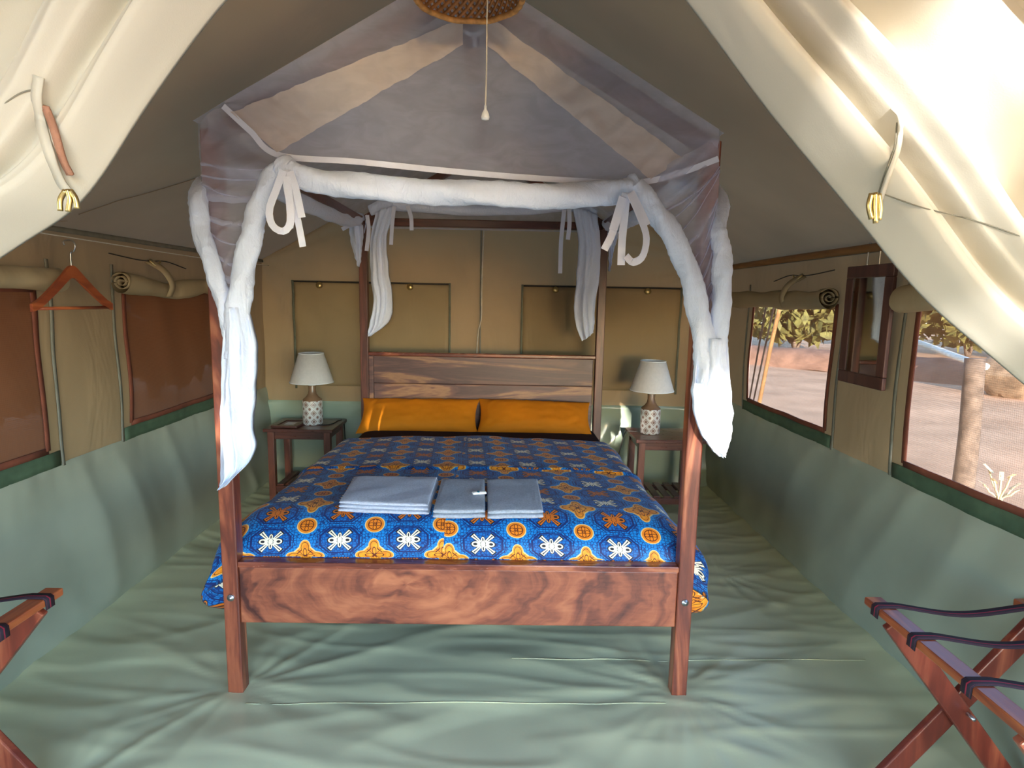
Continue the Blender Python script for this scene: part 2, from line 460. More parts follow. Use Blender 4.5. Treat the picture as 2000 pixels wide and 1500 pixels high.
def ribbon(pts, w, normal, n=16, th=.0015, wfun=None):
    """flat tape along pts with a real thickness; uv.x across"""
    P = crv(pts, n); V, F, U = [], [], []; N = len(P); normal = Vector(normal).normalized()
    for i, p in enumerate(P):
        d = (P[min(i+1, N-1)]-P[max(i-1, 0)]).normalized(); s = d.cross(normal).normalized()
        ww = w*(wfun(i/(N-1)) if wfun else 1); nn = s.cross(d)
        V += [p-s*ww/2, p+s*ww/2, p+s*ww/2+nn*th, p-s*ww/2+nn*th]; U += [(0, i/N), (1, i/N), (1, i/N), (0, i/N)]
    for i in range(N-1):
        for k in range(4):
            a, b = i*4+k, i*4+(k+1) % 4; F.append((a, b, b+4, a+4))
    F += [(3, 2, 1, 0), tuple((N-1)*4+k for k in range(4))]
    return V, F, U
def gridf(fn, us, vs, skip=None, uv=None):
    V, F, U = [], [], []
    for v in vs:
        for u in us: V.append(fn(u, v)); U.append(uv(u, v) if uv else (u, v))
    nu = len(us)
    for j in range(len(vs)-1):
        for i in range(nu-1):
            if skip and skip((us[i]+us[i+1])/2, (vs[j]+vs[j+1])/2): continue
            F.append((j*nu+i, j*nu+i+1, (j+1)*nu+i+1, (j+1)*nu+i))
    used = sorted({i for f in F for i in f}); mp = {k: i for i, k in enumerate(used)}
    return [V[k] for k in used], [tuple(mp[i] for i in f) for f in F], [U[k] for k in used]
def lsp(a, b, n): return [a+(b-a)*i/(n-1) for i in range(n)]
def patch(left, right, nu, nv, fold=None):
    Lp, Rp = crv(left, nv), crv(right, nv)
    V, F, U = [], [], []
    for j in range(nv):
        for i in range(nu):
            u, v = i/(nu-1), j/(nv-1)
            p = Lp[j].lerp(Rp[j], u)
            if fold: p = p+fold(u, v)
            V.append(p); U.append((u, v))
    for j in range(nv-1):
        for i in range(nu-1): F.append((j*nu+i, j*nu+i+1, (j+1)*nu+i+1, (j+1)*nu+i))
    return V, F, U
def thick(vf, t, dirv=(0, 1, 0)):
    """give a sheet a back side t away along dirv, closed round the rim"""
    V, F = vf[0], vf[1]; U = vf[2] if len(vf) > 2 else [(0, 0)]*len(V); n = len(V); d = Vector(dirv)*t
    V2 = [Vector(v) for v in V]+[Vector(v)+d for v in V]
    ed = {}
    for f in F:
        for i in range(len(f)):
            e = (f[i], f[(i+1) % len(f)]); ed[e] = 1
    F2 = list(F)+[tuple(i+n for i in reversed(f)) for f in F]
    for (a, b) in ed:
        if (b, a) not in ed: F2.append((b, a, a+n, b+n))
    return V2, F2, list(U)+list(U)
def lathe(prof, segs=40, c=(0, 0, 0), cap=True):
    V, F, U = [], [], []; n = len(prof)
    for j, (r, z) in enumerate(prof):
        for k in range(segs+1):
            a = 6.2832*k/segs; V.append((c[0]+r*math.cos(a), c[1]+r*math.sin(a), c[2]+z)); U.append((k/segs, (z-prof[0][1])/max(1e-6, max(q[1] for q in prof)-prof[0][1])))
    for j in range(n-1):
        for k in range(segs):
            a = j*(segs+1)+k; F.append((a, a+1, a+segs+2, a+segs+1))
    return V, F, U
def nz(x, y=0, z=0): return mnoise.noise(Vector((x, y, z)))
def ridge(v): return 1-abs(v)*2
def slab(w, d, h, e=.35, n=(26, 18), lump=.002, seed=0, pinch=0):
    """soft rounded slab (towel, pillow) centred on the origin"""
    V, F = [], []; nu, nv = n
    def half(sgn):
        b = len(V)
        for j in range(nv+1):
            for i in range(nu+1):
                u, v = -1+2*i/nu, -1+2*j/nv
                # squeeze samples to the rim
                uu = math.sin(u*math.pi/2); vv = math.sin(v*math.pi/2)
                t = (max(0, 1-abs(uu)**(2/e)))**(e*1.2)*(max(0, 1-abs(vv)**(2/e)))**(e*1.2)
                k = 1-pinch*(1-vv*vv)*abs(uu)**3; k2 = 1-pinch*1.4*(1-uu*uu)*abs(vv)**3
                l = lump*nz(uu*w*14+seed, vv*d*14, sgn*3)
                V.append(Vector((uu*w/2*k, vv*d/2*k2, sgn*(t*h/2+l*t))))
        for j in range(nv):
            for i in range(nu):
                a = b+j*(nu+1)+i; f = (a, a+1, a+nu+2, a+nu+1); F.append(f if sgn > 0 else f[::-1])
    half(1); half(-1)
    return V, F
def xf(vf, m): return ([m@Vector(v) for v in vf[0]],)+tuple(vf[1:])

# ------------------------------------------------------------------ dimensions
YF, XL, XR, PW = 1.9216, -.9208, .6564, .052
XC = (XL+XR)/2; YR = YF+2.0
WL, WR, YB, Y0 = -1.682, 1.527, 4.30, .80
EAVE, RIDGE, GREEN = 1.59, 2.53, .69
XRD = -.10
def roofz(x): return EAVE+(RIDGE-EAVE)*((x-WL)/(XRD-WL) if x < XRD else (WR-x)/(WR-XRD))

# ------------------------------------------------------------------ floor
def floor_h(x, y):
    h = .010*max(0, ridge(nz(x*1.1+.9*y, y*4.2-x*.8, 1))-.35)
    h += .007*max(0, ridge(nz(x*1.6-y*.8, y*8+x*1.1, 5))-.45)
    for (cx, cy) in ((-.89, 1.95), (.63, 1.95), (-1.2, 1.45), (1.1, 2.9)):
        dx, dy = x-cx, y-cy; r = math.hypot(dx, dy)+.03; a = math.atan2(dy, dx)
        h += .010*math.exp(-r*1.6)*max(0, ridge(nz(a*2.6+cx*7, r*.6, cy))-.2)*min(1, r*5)
    e = min(x-WL, WR-x, 5); h += .05*max(0, .16-e)**2/.16**2*.3
    return h
xs = lsp(WL, WR, 260); ys = lsp(.55, YB, 250)
fl = obj('floor', gridf(lambda x, y: (x, y, floor_h(x, y)), xs, ys), 'floor', smooth=True)
tag(fl, 'pale green groundsheet floor with long wrinkles', 'floor', kind='structure')
# seams welded across the sheet
for (a, b) in (((1000, 1292), (1690, 1292)), ((480, 1378), (1300, 1378))):
    A, B = at(*a, 'z', 0), at(*b, 'z', 0)
    pts = [A.lerp(B, t/12) for t in range(13)]
    obj('seam', ribbon([(p.x, p.y, floor_h(p.x, p.y)+.0002) for p in pts], .004, (0, 0, 1), 60), 'floor', fl, True)

# ------------------------------------------------------------------ side walls with windows
def wall_bulge(side, y, z):
    b = .018*nz(y*1.3+side*9, z*2.5, 3)+.012*nz(y*5+z*2, z*1.6, side*4)
    if z < GREEN:
        t = z/GREEN
        b += .035*math.sin(math.pi*t)*(.6+.8*nz(y*1.7, 2, side))+.018*max(0, ridge(nz(y*3.2+z*1.5, z*1.1, 8+side))-.3)
        b -= .10*max(0, .14-z)**2/.14**2*0
    b += .006*nz(y*22, z*4, 5+side)*math.exp(-abs(z-GREEN)/.06)
    return b*min(1, z/.05+.02) if z < .1 else b*min(1, (EAVE-z)/.05+.02)
WIN = {'left': [(.75, 2.215), (2.735, 3.56)], 'right': [(1.15, 2.22), (2.80, 3.70)]}
WZ0, WZ1 = .765, 1.36
def side_wall(side):
    X0 = WL if side == 'left' else WR; sg = 1 if side == 'left' else -1; si = 0 if side == 'left' else 1
    root = thing('wall_'+side, f'{side} tent wall, tan canvas above a pale green lower skirt', 'wall', (X0, 2.5, 0), kind='structure')
    fn = lambda y, z: (X0+sg*wall_bulge(si, y, z), y, z)
    ysx = sorted(set(lsp(.8, YB, 120)+[w for ww in WIN[side] for w in ww]))
    zs = sorted(set(lsp(GREEN, EAVE, 36)+[WZ0, WZ1]))
    inw = lambda y, z: any(a < y < b for a, b in WIN[side]) and WZ0 < z < WZ1
    obj('canvas_wall', gridf(fn, ysx, zs, inw), 'canvas', root, True)
    obj('green_skirt', gridf(lambda y, z: (X0+sg*(wall_bulge(si, y, z)+.004), y, z), lsp(.6, YB, 170), lsp(0, GREEN+.012, 36)), 'green', root, True)
    for k, (a, b) in enumerate(WIN[side]):
        g = lambda y, z, o=.0: (X0+sg*(wall_bulge(si, y, z)+o), y, z)
        w = thing(f'window_{k+1+2*si}', [f'netting window nearest the entrance in the {side} wall', f'netting window farther back in the {side} wall'][k], 'window', (X0, (a+b)/2, WZ0), kind='structure')
        obj('netting', gridf(lambda y, z: g(y, z, -.004), lsp(a, b, 30), lsp(WZ0, WZ1, 20)), 'screenL' if si == 0 else 'screen', w, True)
        B = .024
        for (y0, y1, z0, z1) in ((a-B/2, a+B/2, WZ0, WZ1), (b-B/2, b+B/2, WZ0, WZ1), (a, b, WZ0-B/2, WZ0+B/2), (a, b, WZ1-B/2, WZ1+B/2)):
            obj('binding', thick(gridf(lambda y, z: g(y, z, .006), lsp(y0, y1, 16 if y1-y0 > .1 else 3), lsp(z0, z1, 16 if z1-z0 > .1 else 3)), -.004, (sg, 0, 0)), 'binding', w, True)
        obj('sill_band', thick(gridf(lambda y, z: g(y, z, .008), lsp(a-.06, b+.06, 30), lsp(GREEN+.005, WZ0-B/2, 4)), -.004, (sg, 0, 0)), 'greendark', w, True)
        for yy in (a-.075, b+.075):
            obj('seam_strip', thick(gridf(lambda y, z: g(y, z, .007), lsp(yy-.008, yy+.008, 3), lsp(GREEN, EAVE-.12, 24)), -.003, (sg, 0, 0)), 'seam', w, True)
        # the rolled-up storm flap above the netting
        ra, rb = (a-.09, b+.06) if si == 0 else (a-.03 if k == 0 else a-.04, b+.22 if k == 1 else b+.03)
        rr = .042 if si == 0 else .047
        zc = 1.385
        pts = [(X0+sg*(.05+.01*nz(t*5, k, si)), ra+(rb-ra)*t, zc+.012*math.sin(t*9+k*2+si)-(.015 if .3 < t < .7 else 0)) for t in lsp(0, 1, 9)]
        roll = obj('rolled_flap', tube(pts, lambda t: rr*(1+.18*math.sin(t*13+k+si*2)*.6-.10*math.exp(-((t-.35)/.05)**2)), 18, 60, 1.5, .05, k+si*5, cap=False), 'rollcloth', w, True)
        for e, yy in ((0, ra), (1, rb)):   # spiral of cloth showing at the end of the roll
            sp = []
            for q in range(70):
                th = q/69*6.28*2.4; r_ = rr*(.12+.84*q/69)
                sp.append((X0+sg*(.05)+math.cos(th)*r_, yy+(.004 if e else -.004), pts[-1 if e else 0][2]+math.sin(th)*r_*.95))
            V = []; F = []
            dy = -.05 if e else .05
            for q, p in enumerate(sp): V += [p, (p[0], p[1]+dy, p[2])]
            F = [(2*q, 2*q+1, 2*q+3, 2*q+2) for q in range(69)]
            obj('roll_end', thick((V, F), .003, (0, 0, 1)), 'rollcloth', roll, True)
        # strap with brass clip holding the roll up
        for f_ in ((.30,) if k else (.62, )):
            ys_ = ra+(rb-ra)*f_
            x_ = X0+sg*.05
            st = obj('strap', ribbon([(X0+sg*.012, ys_-.02, 1.50), (x_+sg*.03, ys_-.01, 1.455), (x_+sg*.055, ys_+.01, 1.39), (x_+sg*.03, ys_+.02, 1.335)], .035, (sg, -.3, 0), 14, .003), 'rollcloth', w, True)
            obj('clip', tube([(X0+sg*.03, ys_-.035, 1.50), (X0+sg*.05, ys_-.01, 1.475), (X0+sg*.05, ys_+.02, 1.50)], .005, 8, 8), 'brass', st, True, label='brass clip')
            obj('cord', tube([(X0+sg*.012, ys_-.30, 1.515), (X0+sg*.022, ys_-.12, 1.50), (X0+sg*.02, ys_, 1.50), (X0+sg*.022, ys_+.12, 1.505), (X0+sg*.014, ys_+.32, 1.48)], .0025, 6, 20), 'dark_cord', st, True)
    return root
side_wall('left'); side_wall('right')

# ------------------------------------------------------------------ back wall
def back_bulge(x, z):
    b = .02*nz(x*1.2, z*1.5, 7)
    for cx, sgn in ((WL, 1), (WR, -1)):     # creases pulled from the eave corners
        dx, dz = (x-cx)*sgn, EAVE-z; a = math.atan2(dz, dx+.02); r = math.hypot(dx, dz)
        b += .036*max(0, ridge(nz(a*4.5+cx, r*.5, 2))-.25)*math.exp(-r*1.2)*min(1, r*6)
    if z < .6: b += .03*max(0, ridge(nz(x*2.2-z*2.2, z*1.2+x, 4))-.25)*(1 if z > .02 else 0)+.02*nz(x*4, z*5, 1)
    return b
bw = thing('wall_back', 'back tent wall, tan canvas above a glossy green skirt', 'wall', (XC, YB, 0), kind='structure')
obj('canvas_wall', gridf(lambda x, t: (x, YB-back_bulge(x, .6+t*(roofz(x)-.6)), .6+t*(roofz(x)-.6)), sorted(set(lsp(WL, WR, 130)+[XRD])), lsp(0, 1, 60)), 'canvas', bw, True)
obj('green_skirt', gridf(lambda x, z: (x, YB-back_bulge(x, z)-.006, z), lsp(WL, WR, 170), lsp(0, .61, 50)), 'greenback', bw, True)
obj('centre_seam', ribbon([at(945+5*(z < 1), 0, 'y', YB-.03)*0+Vector((-.16, YB-.034, z)) for z in (.62, 1.0, 1.4, 1.9)], .010, (0, -1, 0), 30), 'seam', bw, True)
for i, (xa, xb) in enumerate(((-1.457, -.377), (.13, 1.24))):
    w = thing(f'window_{5+i}', ['closed canvas window flap on the back wall behind the left lamp', 'closed canvas window flap on the back wall behind the right lamp'][i], 'window', ((xa+xb)/2, YB, .7), kind='structure')
    zt, zb = 1.445, .72
    f = lambda x, z, o: (x, YB-back_bulge(x, z)-o-.006*nz(x*3, z*3, i), z)
    obj('flap', thick(gridf(lambda x, z: f(x, z, .014), lsp(xa, xb, 30), lsp(zb, zt, 24)), .006), 'panel', w, True)
    for xx in (xa, xb):
        obj('zip', thick(gridf(lambda x, z: f(x, z, .019), lsp(xx-.007, xx+.007, 3), lsp(zb-.02, zt+.01, 24)), .005), 'zip', w, True)
    obj('top_seam', thick(gridf(lambda x, z: f(x, z, .018), lsp(xa, xb, 30), lsp(zt-.004, zt+.008, 3)), .004), 'dark_cord', w, True)
    for xx in ((-1.27, -.65), (.36, 1.0))[i]:
        cl = obj('clasp', lathe([(.001, -.012), (.020, -.010), (.022, .004), (.012, .012), (.001, .013)], 18), 'brass', w, True, label='brass turn clasp')
        cl.data.transform(Matrix.Translation((xx, YB-back_bulge(xx, zt)-.03, zt-.022))@Matrix.Rotation(math.radians(80), 4, 'X'))

# ------------------------------------------------------------------ ceiling
def roof_pt(x, y):
    e = min(x-WL, WR-x)
    z = roofz(x)-.035*math.sin(min(1, max(0, e/1.6))*math.pi)
    z += .012*nz(x*1.5, y*1.4, 11)+.010*max(0, ridge(nz(x*2.2+y*1.3, y*2.4-x, 12))-.35)
    return (x, y, z)
rf = obj('ceiling', gridf(roof_pt, sorted(set(lsp(WL, WR, 150)+[XRD])), lsp(-1.5, YB+.02, 130)), 'roof', smooth=True)
tag(rf, 'sloping tan canvas tent roof seen from inside', 'ceiling', kind='structure')
n_l = Vector((-(RIDGE-EAVE), 0, XRD-WL)).normalized()
for a, b in (((153, 416), (392, 333)), ((30, 440), (130, 430))):
    A, B = atp(*a, Vector((WL, 0, EAVE)), n_l), atp(*b, Vector((WL, 0, EAVE)), n_l)
    pts = [A.lerp(B, t/10) for t in range(11)]
    pts = [Vector(roof_pt(p.x, p.y))-Vector((0, 0, .004)) for p in pts]
    obj('roof_seam', ribbon(pts, .010, (0, 0, -1), 40), 'roof', rf, True)
for sgx, X0 in ((1, WL), (-1, WR)):
    obj('eave_seam', ribbon([(X0+sgx*.012, y, EAVE-.008) for y in (.8, 2, 3.2, YB)], .02, (sgx, 0, 0), 20, .004), 'seam', rf, True)

# ------------------------------------------------------------------ door flaps tied back at the entrance
def flap(name, label, edge, sgn, strap_pts, seam=None, braid=None, clasp_at=None):
    """canvas door leaf gathered outwards: edge = inner hem (top to bottom); folds run along it"""
    root = thing(name, label, 'door flap', edge[2], kind='structure')
    E = crv(edge, 60)
    tab = [(0, 0), (.012, .026), (.028, .044), (.042, .034), (.052, .006), (.058, .004), (.070, .044), (.086, .066), (.100, .060), (.109, .034), (.112, -.10),
           (.15, -.11), (.19, -.07), (.25, .03), (.31, .0), (.37, -.08), (.41, -.08), (.50, .01), (.62, .03), (.78, -.03), (1.0, .02), (1.6, 0)]
    def fold(s, t):
        # s metres from the hem; ridges parallel to the hem, the gathered roll lapping over the panel behind
        k = .80+.28*t if sgn > 0 else 1.12-.1*t
        q = s/k
        for (s0, f0), (s1, f1) in zip(tab, tab[1:]):
            if q <= s1:
                w = (q-s0)/(s1-s0); w = w*w*(3-2*w); b = f0+(f1-f0)*w; break
        else: b = 0
        return b*(.75+.5*nz(t*3, 4, sgn)+.25)+.006*nz(s*30, t*5, sgn*3)
    W_ = 1.5
    def pt(t, s):
        p = E[min(59, int(t*59))]
        i = min(58, int(t*59)); p = E[i].lerp(E[i+1], t*59-i)
        out = Vector((sgn*.76, 0, .65))
        hem = .03*math.cos(min(1, s/.03)*1.57)      # hem turns back on itself
        return p+out*s*1.0+Vector((0, hem-fold(s, t), 0))
    ss = [0, .004, .010, .018, .026]+lsp(.034, .18, 84)+lsp(.19, .8, 44)+lsp(.83, W_, 10)
    sheet = obj('leaf', thick(gridf(lambda s, t: pt(t, s), ss, lsp(0, 1, 70)), .006, (0, 1, 0)), 'flap', root, True)
    smp = [pt(t, s_) for t in lsp(.15, .95, 220) for s_ in lsp(0, .25, 70)]
    def on(px, py, lift=.006):
        d = ray(px, py).normalized()
        near = []
        for p in smp:
            t = (p-CP).dot(d); e = ((p-CP)-d*t).length
            if e < .016: near.append((e, t))
        t0 = min(t for e, t in near if e < .010)
        near = [(e, t) for e, t in near if t < t0+.03]
        w = [math.exp(-(e/.006)**2) for e, t in near]
        return CP+d*(sum(a*t for a, (e, t) in zip(w, near))/sum(w)-lift)
    def path(pts, lift, n=18): return [on(p.x, p.y, lift) for p in crv([(x, y, 0) for x, y in pts], n)]
    return root, path
eL = [at(600, -240, 'y', .84), at(490, -105, 'y', .83), at(400, 0, 'y', .82), at(262, 180, 'y', .81), at(135, 372, 'y', .80), at(0, 472, 'y', .80), at(-200, 600, 'y', .80), at(-330, 650, 'y', .80)]
eR = [at(1180, -250, 'y', .84), at(1290, -110, 'y', .83), at(1375, 0, 'y', .82), at(1520, 195, 'y', .81), at(1700, 415, 'y', .80), at(1850, 590, 'y', .80), at(2000, 722, 'y', .80), at(2250, 930, 'y', .80)]
fL, ptL = flap('door_1', 'cream canvas door flap tied back at upper left of the entrance', eL, -1, None)
fR, ptR = flap('door_2', 'cream canvas door flap tied back at upper right of the entrance', eR, 1, None)
st = obj('tie_strap', ribbon(ptL([(78, 150), (74, 200), (95, 290), (118, 350), (133, 372)], .004), .012, (0, -1, 0), 30, .003), 'flap', fL, True)
obj('braid', ribbon(ptL([(90, 206), (106, 248), (125, 310), (139, 340)], .012), .008, (0, -1, 0), 24, .004), 'leather', st, True, label='pinkish brown braided loop')
st2 = obj('tie_strap', ribbon(ptR([(1742, 210), (1757, 232), (1752, 290), (1732, 345), (1716, 395)], .004), .006, (0, -1, 0), 30, .003), 'flap', fR, True)
obj('stitching', tube(ptR([(1752, 240), (1746, 290), (1726, 345), (1712, 390)], .006), .0010, 6, 30), 'seam', st2, True)
obj('hem_seam', tube(ptR([(1722, 378), (1800, 405), (1900, 430), (1995, 462)], .001, 40), .0009, 6, 60), 'seam', fR, True)
obj('hem_seam', tube(ptL([(78, 172), (40, 182), (0, 208)], .001), .0009, 6, 24), 'seam', fL, True)
for root, c, pr in ((fL, (131, 388), [((128, 372), (118, 390), (118, 412)), ((132, 370), (137, 390), (133, 414)), ((138, 372), (148, 388), (151, 408))]),
                    (fR, (1711, 402), [((1702, 378), (1697, 402), (1702, 428)), ((1710, 376), (1709, 404), (1710, 436)), ((1716, 378), (1719, 404), (1716, 430))])):
    bk = obj('buckle', join(*[tube([at(*p, 'y', .72) for p in q], .0030, 8, 12) for q in pr]), 'brass', root, True, label='brass toggle buckle')

# ------------------------------------------------------------------ four-poster bed
bed = thing('four_poster_bed', 'reddish wooden four-poster bed with gabled canopy frame and carved-grain footboard', 'bed', (XC, YF+1, 0))
PT = 1.845
post = obj('post', box_bm(XL, XL+PW, YF, YF+PW, 0, PT), 'post', bed)
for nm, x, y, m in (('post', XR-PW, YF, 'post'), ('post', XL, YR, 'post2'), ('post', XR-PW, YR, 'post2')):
    obj('post', box_bm(x, x+PW, y, y+PW, 0, PT), m, bed)
obj('footboard', box_bm(XL+PW, XR-PW, YF+.008, YF+.042, .256, .455), 'foot', bed)
obj('footboard_cap', box_bm(XL+PW, XR-PW, YF+.0, YF+.062, .4555, .4755, .003), 'footcap', bed)
obj('headboard_plank', box_bm(XL+PW+.03, XR-PW-.012, YR+.012, YR+.040, .795, .975), 'head', bed)
obj('headboard_plank', box_bm(XL+PW+.03, XR-PW-.012, YR+.016, YR+.042, .42, .794), 'head2', bed)
obj('headboard_stile', box_bm(XL+PW, XL+PW+.03, YR+.010, YR+.042, .42, .975), 'head2', bed)
obj('headboard_cap', box_bm(XL+PW, XR-PW, YR-.004, YR+.052, .976, .998, .004), 'footcap', bed)
for x in (XL+.012, XR-.042): obj('side_rail', box_bm(x, x+.030, YF+PW, YR, .27, .44), 'rail', bed)
APEX = (XC, 2.265)
for y, m in ((YF, 'rail_x'), (YR, 'rail_x')):
    for sx in (XL+PW/2, XR-PW/2):
        obj('rafter', bar_bm((sx, y+PW/2, PT-.02), (APEX[0], y+PW/2, APEX[1]), .05, .045, Vector((0, 0, 1))), m, bed)
obj('ridge_beam', box_bm(APEX[0]-.030, APEX[0]+.030, YF+PW, YR, APEX[1]-.045, APEX[1]+.01), 'rail', bed)
for x in (XL+.006, XR-.046): obj('top_rail', box_bm(x, x+.040, YF+PW, YR, PT-.05, PT-.002), 'rail', bed)
obj('top_rail', box_bm(XL+PW, XR-PW, YR+.006, YR+.046, PT-.05, PT-.002), 'rail_x', bed)
for x in (XL+PW/2, XR-PW/2):
    b_ = obj('bolt', lathe([(.012, -.004), (.0125, .0), (.011, .003), (.0065, .0035), (.006, .006), (.001, .007)], 20), 'steel', bed, True, label='round zinc bolt head')
    b_.data.transform(Matrix.Translation((x, YF-.002, .350))@Matrix.Rotation(math.radians(90), 4, 'X'))
tm = obj('slat_base', box_bm(XL+.045, XR-.045, YF+.06, YR-.01, .285, .315, .003), 'rail', bed)

# mattress
mt = slab(1.475, 1.86, .215, .12, (40, 40), .002, 3)
mo = obj('mattress', xf(mt, Matrix.Translation((XC, YF+.135+.93, .425))), 'dark_sheet', smooth=True)
tag(mo, 'mattress in a dark brown sheet, showing below the orange pillows', 'mattress')

# printed bed cover draped over the mattress
def cover_pt(a, v):
    """a: arc across (metres from centre line), v: arc along from the foot"""
    top = .595-.030*min(1, max(0, (v-1.95)/1.5))
    hw = .775; rc = .075
    s = abs(a); sg = 1 if a > 0 else -1
    if s < hw-rc: dx, dz = s, 0.0
    elif s < hw-rc+rc*1.57: t = (s-hw+rc)/rc; dx, dz = hw-rc+rc*math.sin(t), -rc*(1-math.cos(t))
    else: dx, dz = hw+.25*(s-(hw-rc+rc*1.57)), -rc-.95*(s-(hw-rc+rc*1.57))
    # crown of the quilt
    dz += .022*(1-min(1, s/hw)**2)
    y = v; fz = 0; y0 = 2.15
    if v < y0:
        q = y0-v
        t = min(q/.16, 1.57); y = y0-.185*math.sin(t); fz = -.13*(1-math.cos(t))-max(0, q-.2513)
    z = top+dz+fz
    corner = max(0, 1-(v-1.80)/.6) if v > 1.8 else 1
    if s > hw-rc:
        k = min(1, (s-hw+rc)/.16); dx += .095*corner*math.exp(-((s-hw-.065)/.055)**2)+.02*k*corner
        dx += .012*k*math.sin(v*22+sg)+.012*k*nz(v*6, sg)
    x = XC-.005+sg*dx
    p = 1 if (s < hw and v > y0) else .4
    z += p*(.006*nz(x*5, y*5, 2)+.006*max(0, ridge(nz(x*2.4+y, y*3.2, 6))-.5))
    z += .012*math.exp(-((v-2.635-.01*math.sin(x*6))/.013)**2)*p
    if s > hw+.105: q = s-hw-.105; x -= sg*(q*1.3+q*q*4); z += q*.55
    return Vector((x, y, z))
av = lsp(-.955, .955, 180); vv = lsp(1.86, 3.32, 170)
def front_fix(a, v):
    p = cover_pt(a, v)
    if v < 2.1 and abs(a) > .76:      # the cover passes outside the corner posts
        p.y = max(p.y, YF+PW+.012+.03*(abs(a)-.76))
    elif v < 2.1: p.y = max(p.y, YF+.040); p.z = max(p.z, .478)
    return p
cv = obj('bed_cover', thick(gridf(front_fix, av, vv, None, lambda a, v: (a+XC, v)), -.012, (0, 0, 1)), 'wax', smooth=True)
tag(cv, 'blue bed cover printed with orange crosses and cream winged motifs', 'bedspread')

# pillows
def pillow(name, label, x0, x1, rz, tilt, seed, group):
    w = x1-x0
    vf = slab(w, .29, .125, .60, (44, 30), .014, seed, .06)
    m = Matrix.Translation(((x0+x1)/2, YR-.118, .606))@Matrix.Rotation(rz, 4, 'Y')@Matrix.Rotation(tilt, 4, 'X')
    o = obj(name, xf(vf, m), 'pillow', smooth=True); return tag(o, label, 'pillow', group)
pillow('pillow', 'plump orange pillow on the left, leaning against the headboard', -.905, -.145, -.006, math.radians(40), 2, 'orange pillows')
pillow('pillow', 'plump orange pillow on the right, its outer end by the right rear post', -.155, .575, .02, math.radians(40), 9, 'orange pillows')

# towels
def towel(label, cs, h, seed, mat, layers):
    """cs: four plan corners bl, br, tr, tl on the cover"""
    z0 = .605
    c = sum((Vector(p) for p in cs), Vector())/4
    t = thing('folded_towel', label, 'towel', (c.x, c.y, z0), 'grey towels folded on the bed cover')
    bl, br, tr, tl = [Vector((p[0], p[1], 0)) for p in cs]
    hz = h/layers
    for k in range(layers):
        vf = slab(2, 2, hz*1.12, .24, (30, 22), .0035, seed+k)
        V = []
        for q in vf[0]:
            u, v = (q.x+1)/2, (q.y+1)/2
            ins = .006*k+.003*nz(seed, k)
            u = ins+u*(1-2*ins); v = ins*.5+v*(1-ins*1.5)-(.05 if (layers == 3 and k == 2) else 0)*v
            p = bl.lerp(br, u).lerp(tl.lerp(tr, u), v)
            V.append(Vector((p.x, p.y, z0+hz*(k+.5)+q.z+.004*nz(p.x*9, p.y*9, seed))))
        obj('fold', (V, vf[1]), mat, t, True)
    return t
def tz(px, py): return at(px, py, 'z', .625)
towel('large grey bath towel folded flat, leftmost of three on the cover', [tz(660, 990), tz(838, 997), tz(857, 936), tz(692, 936)], .042, 3, 'towel', 3)
towel('small grey hand towel in the middle with a soap packet on it', [tz(845, 1003), tz(948, 1004), tz(947, 939), tz(862, 940)], .034, 11, 'towel2', 2)
towel('small grey hand towel at the right end of the three', [tz(952, 1005), tz(1062, 1003), tz(1050, 940), tz(951, 940)], .034, 19, 'towel2', 2)
ps = at(936, 964, 'z', .645)
sp = thing('soap_packet', 'tiny white wrapped soap packet with a teal band on the middle towel', 'soap', (ps.x, ps.y, .642))
obj('wrapper', xf(slab(.052, .020, .010, .3, (12, 8), 0), Matrix.Translation((ps.x, ps.y, .648))@Matrix.Rotation(.25, 4, 'Z')), 'white', sp, True)
obj('band', xf(slab(.012, .021, .011, .3, (8, 8), 0), Matrix.Translation((ps.x-.004, ps.y, .648))@Matrix.Rotation(.25, 4, 'Z')), 'teal', sp, True, label='teal band')

# ------------------------------------------------------------------ mosquito net
net = thing('mosquito_net', 'white mosquito net over the canopy frame, sides rolled up and tied with bows', 'mosquito net', (XC, YF+1, PT))
YN = YF-.030
def F_(px, py, dy=0): return at(px, py, 'y', YN+dy)
tL, tR = Vector((XL-.003, YN, PT+.014)), Vector((XR-.006, YN, PT+.014)); tA = Vector((APEX[0], YN, APEX[1]+.045))
YN2 = YR+PW+.02
def roofnet(sx):
    e = tL if sx < 0 else tR
    def f(u, v):
        x = APEX[0]+(e.x-APEX[0])*u; z = tA.z+(e.z-tA.z)*u
        return Vector((x, YN+(YN2-YN)*v, z-.012*math.sin(v*math.pi)*math.sin(u*3.14)+.006*nz(u*3, v*4, sx)))
    return gridf(f, lsp(0, 1, 30), lsp(0, 1, 40))
obj('roof_panel', roofnet(-1), 'net', net, True); obj('roof_panel', roofnet(1), 'net', net, True)
# side drops from the eave to the rolled edge
for sx, e in ((-1, tL), (1, tR)):
    def f(u, v, e=e, sx=sx):
        drop = .20-.14*min(1, v*2.0)
        return Vector((e.x-sx*.004+sx*(.014*nz(v*16, u*2, sx)*u), YN+.02+(YN2-YN-.03)*v, e.z-drop*u-.008*nz(v*8, u*3)))
    obj('side_panel', gridf(f, lsp(0, 1, 12), lsp(0, 1, 70)), 'net2', net, True)
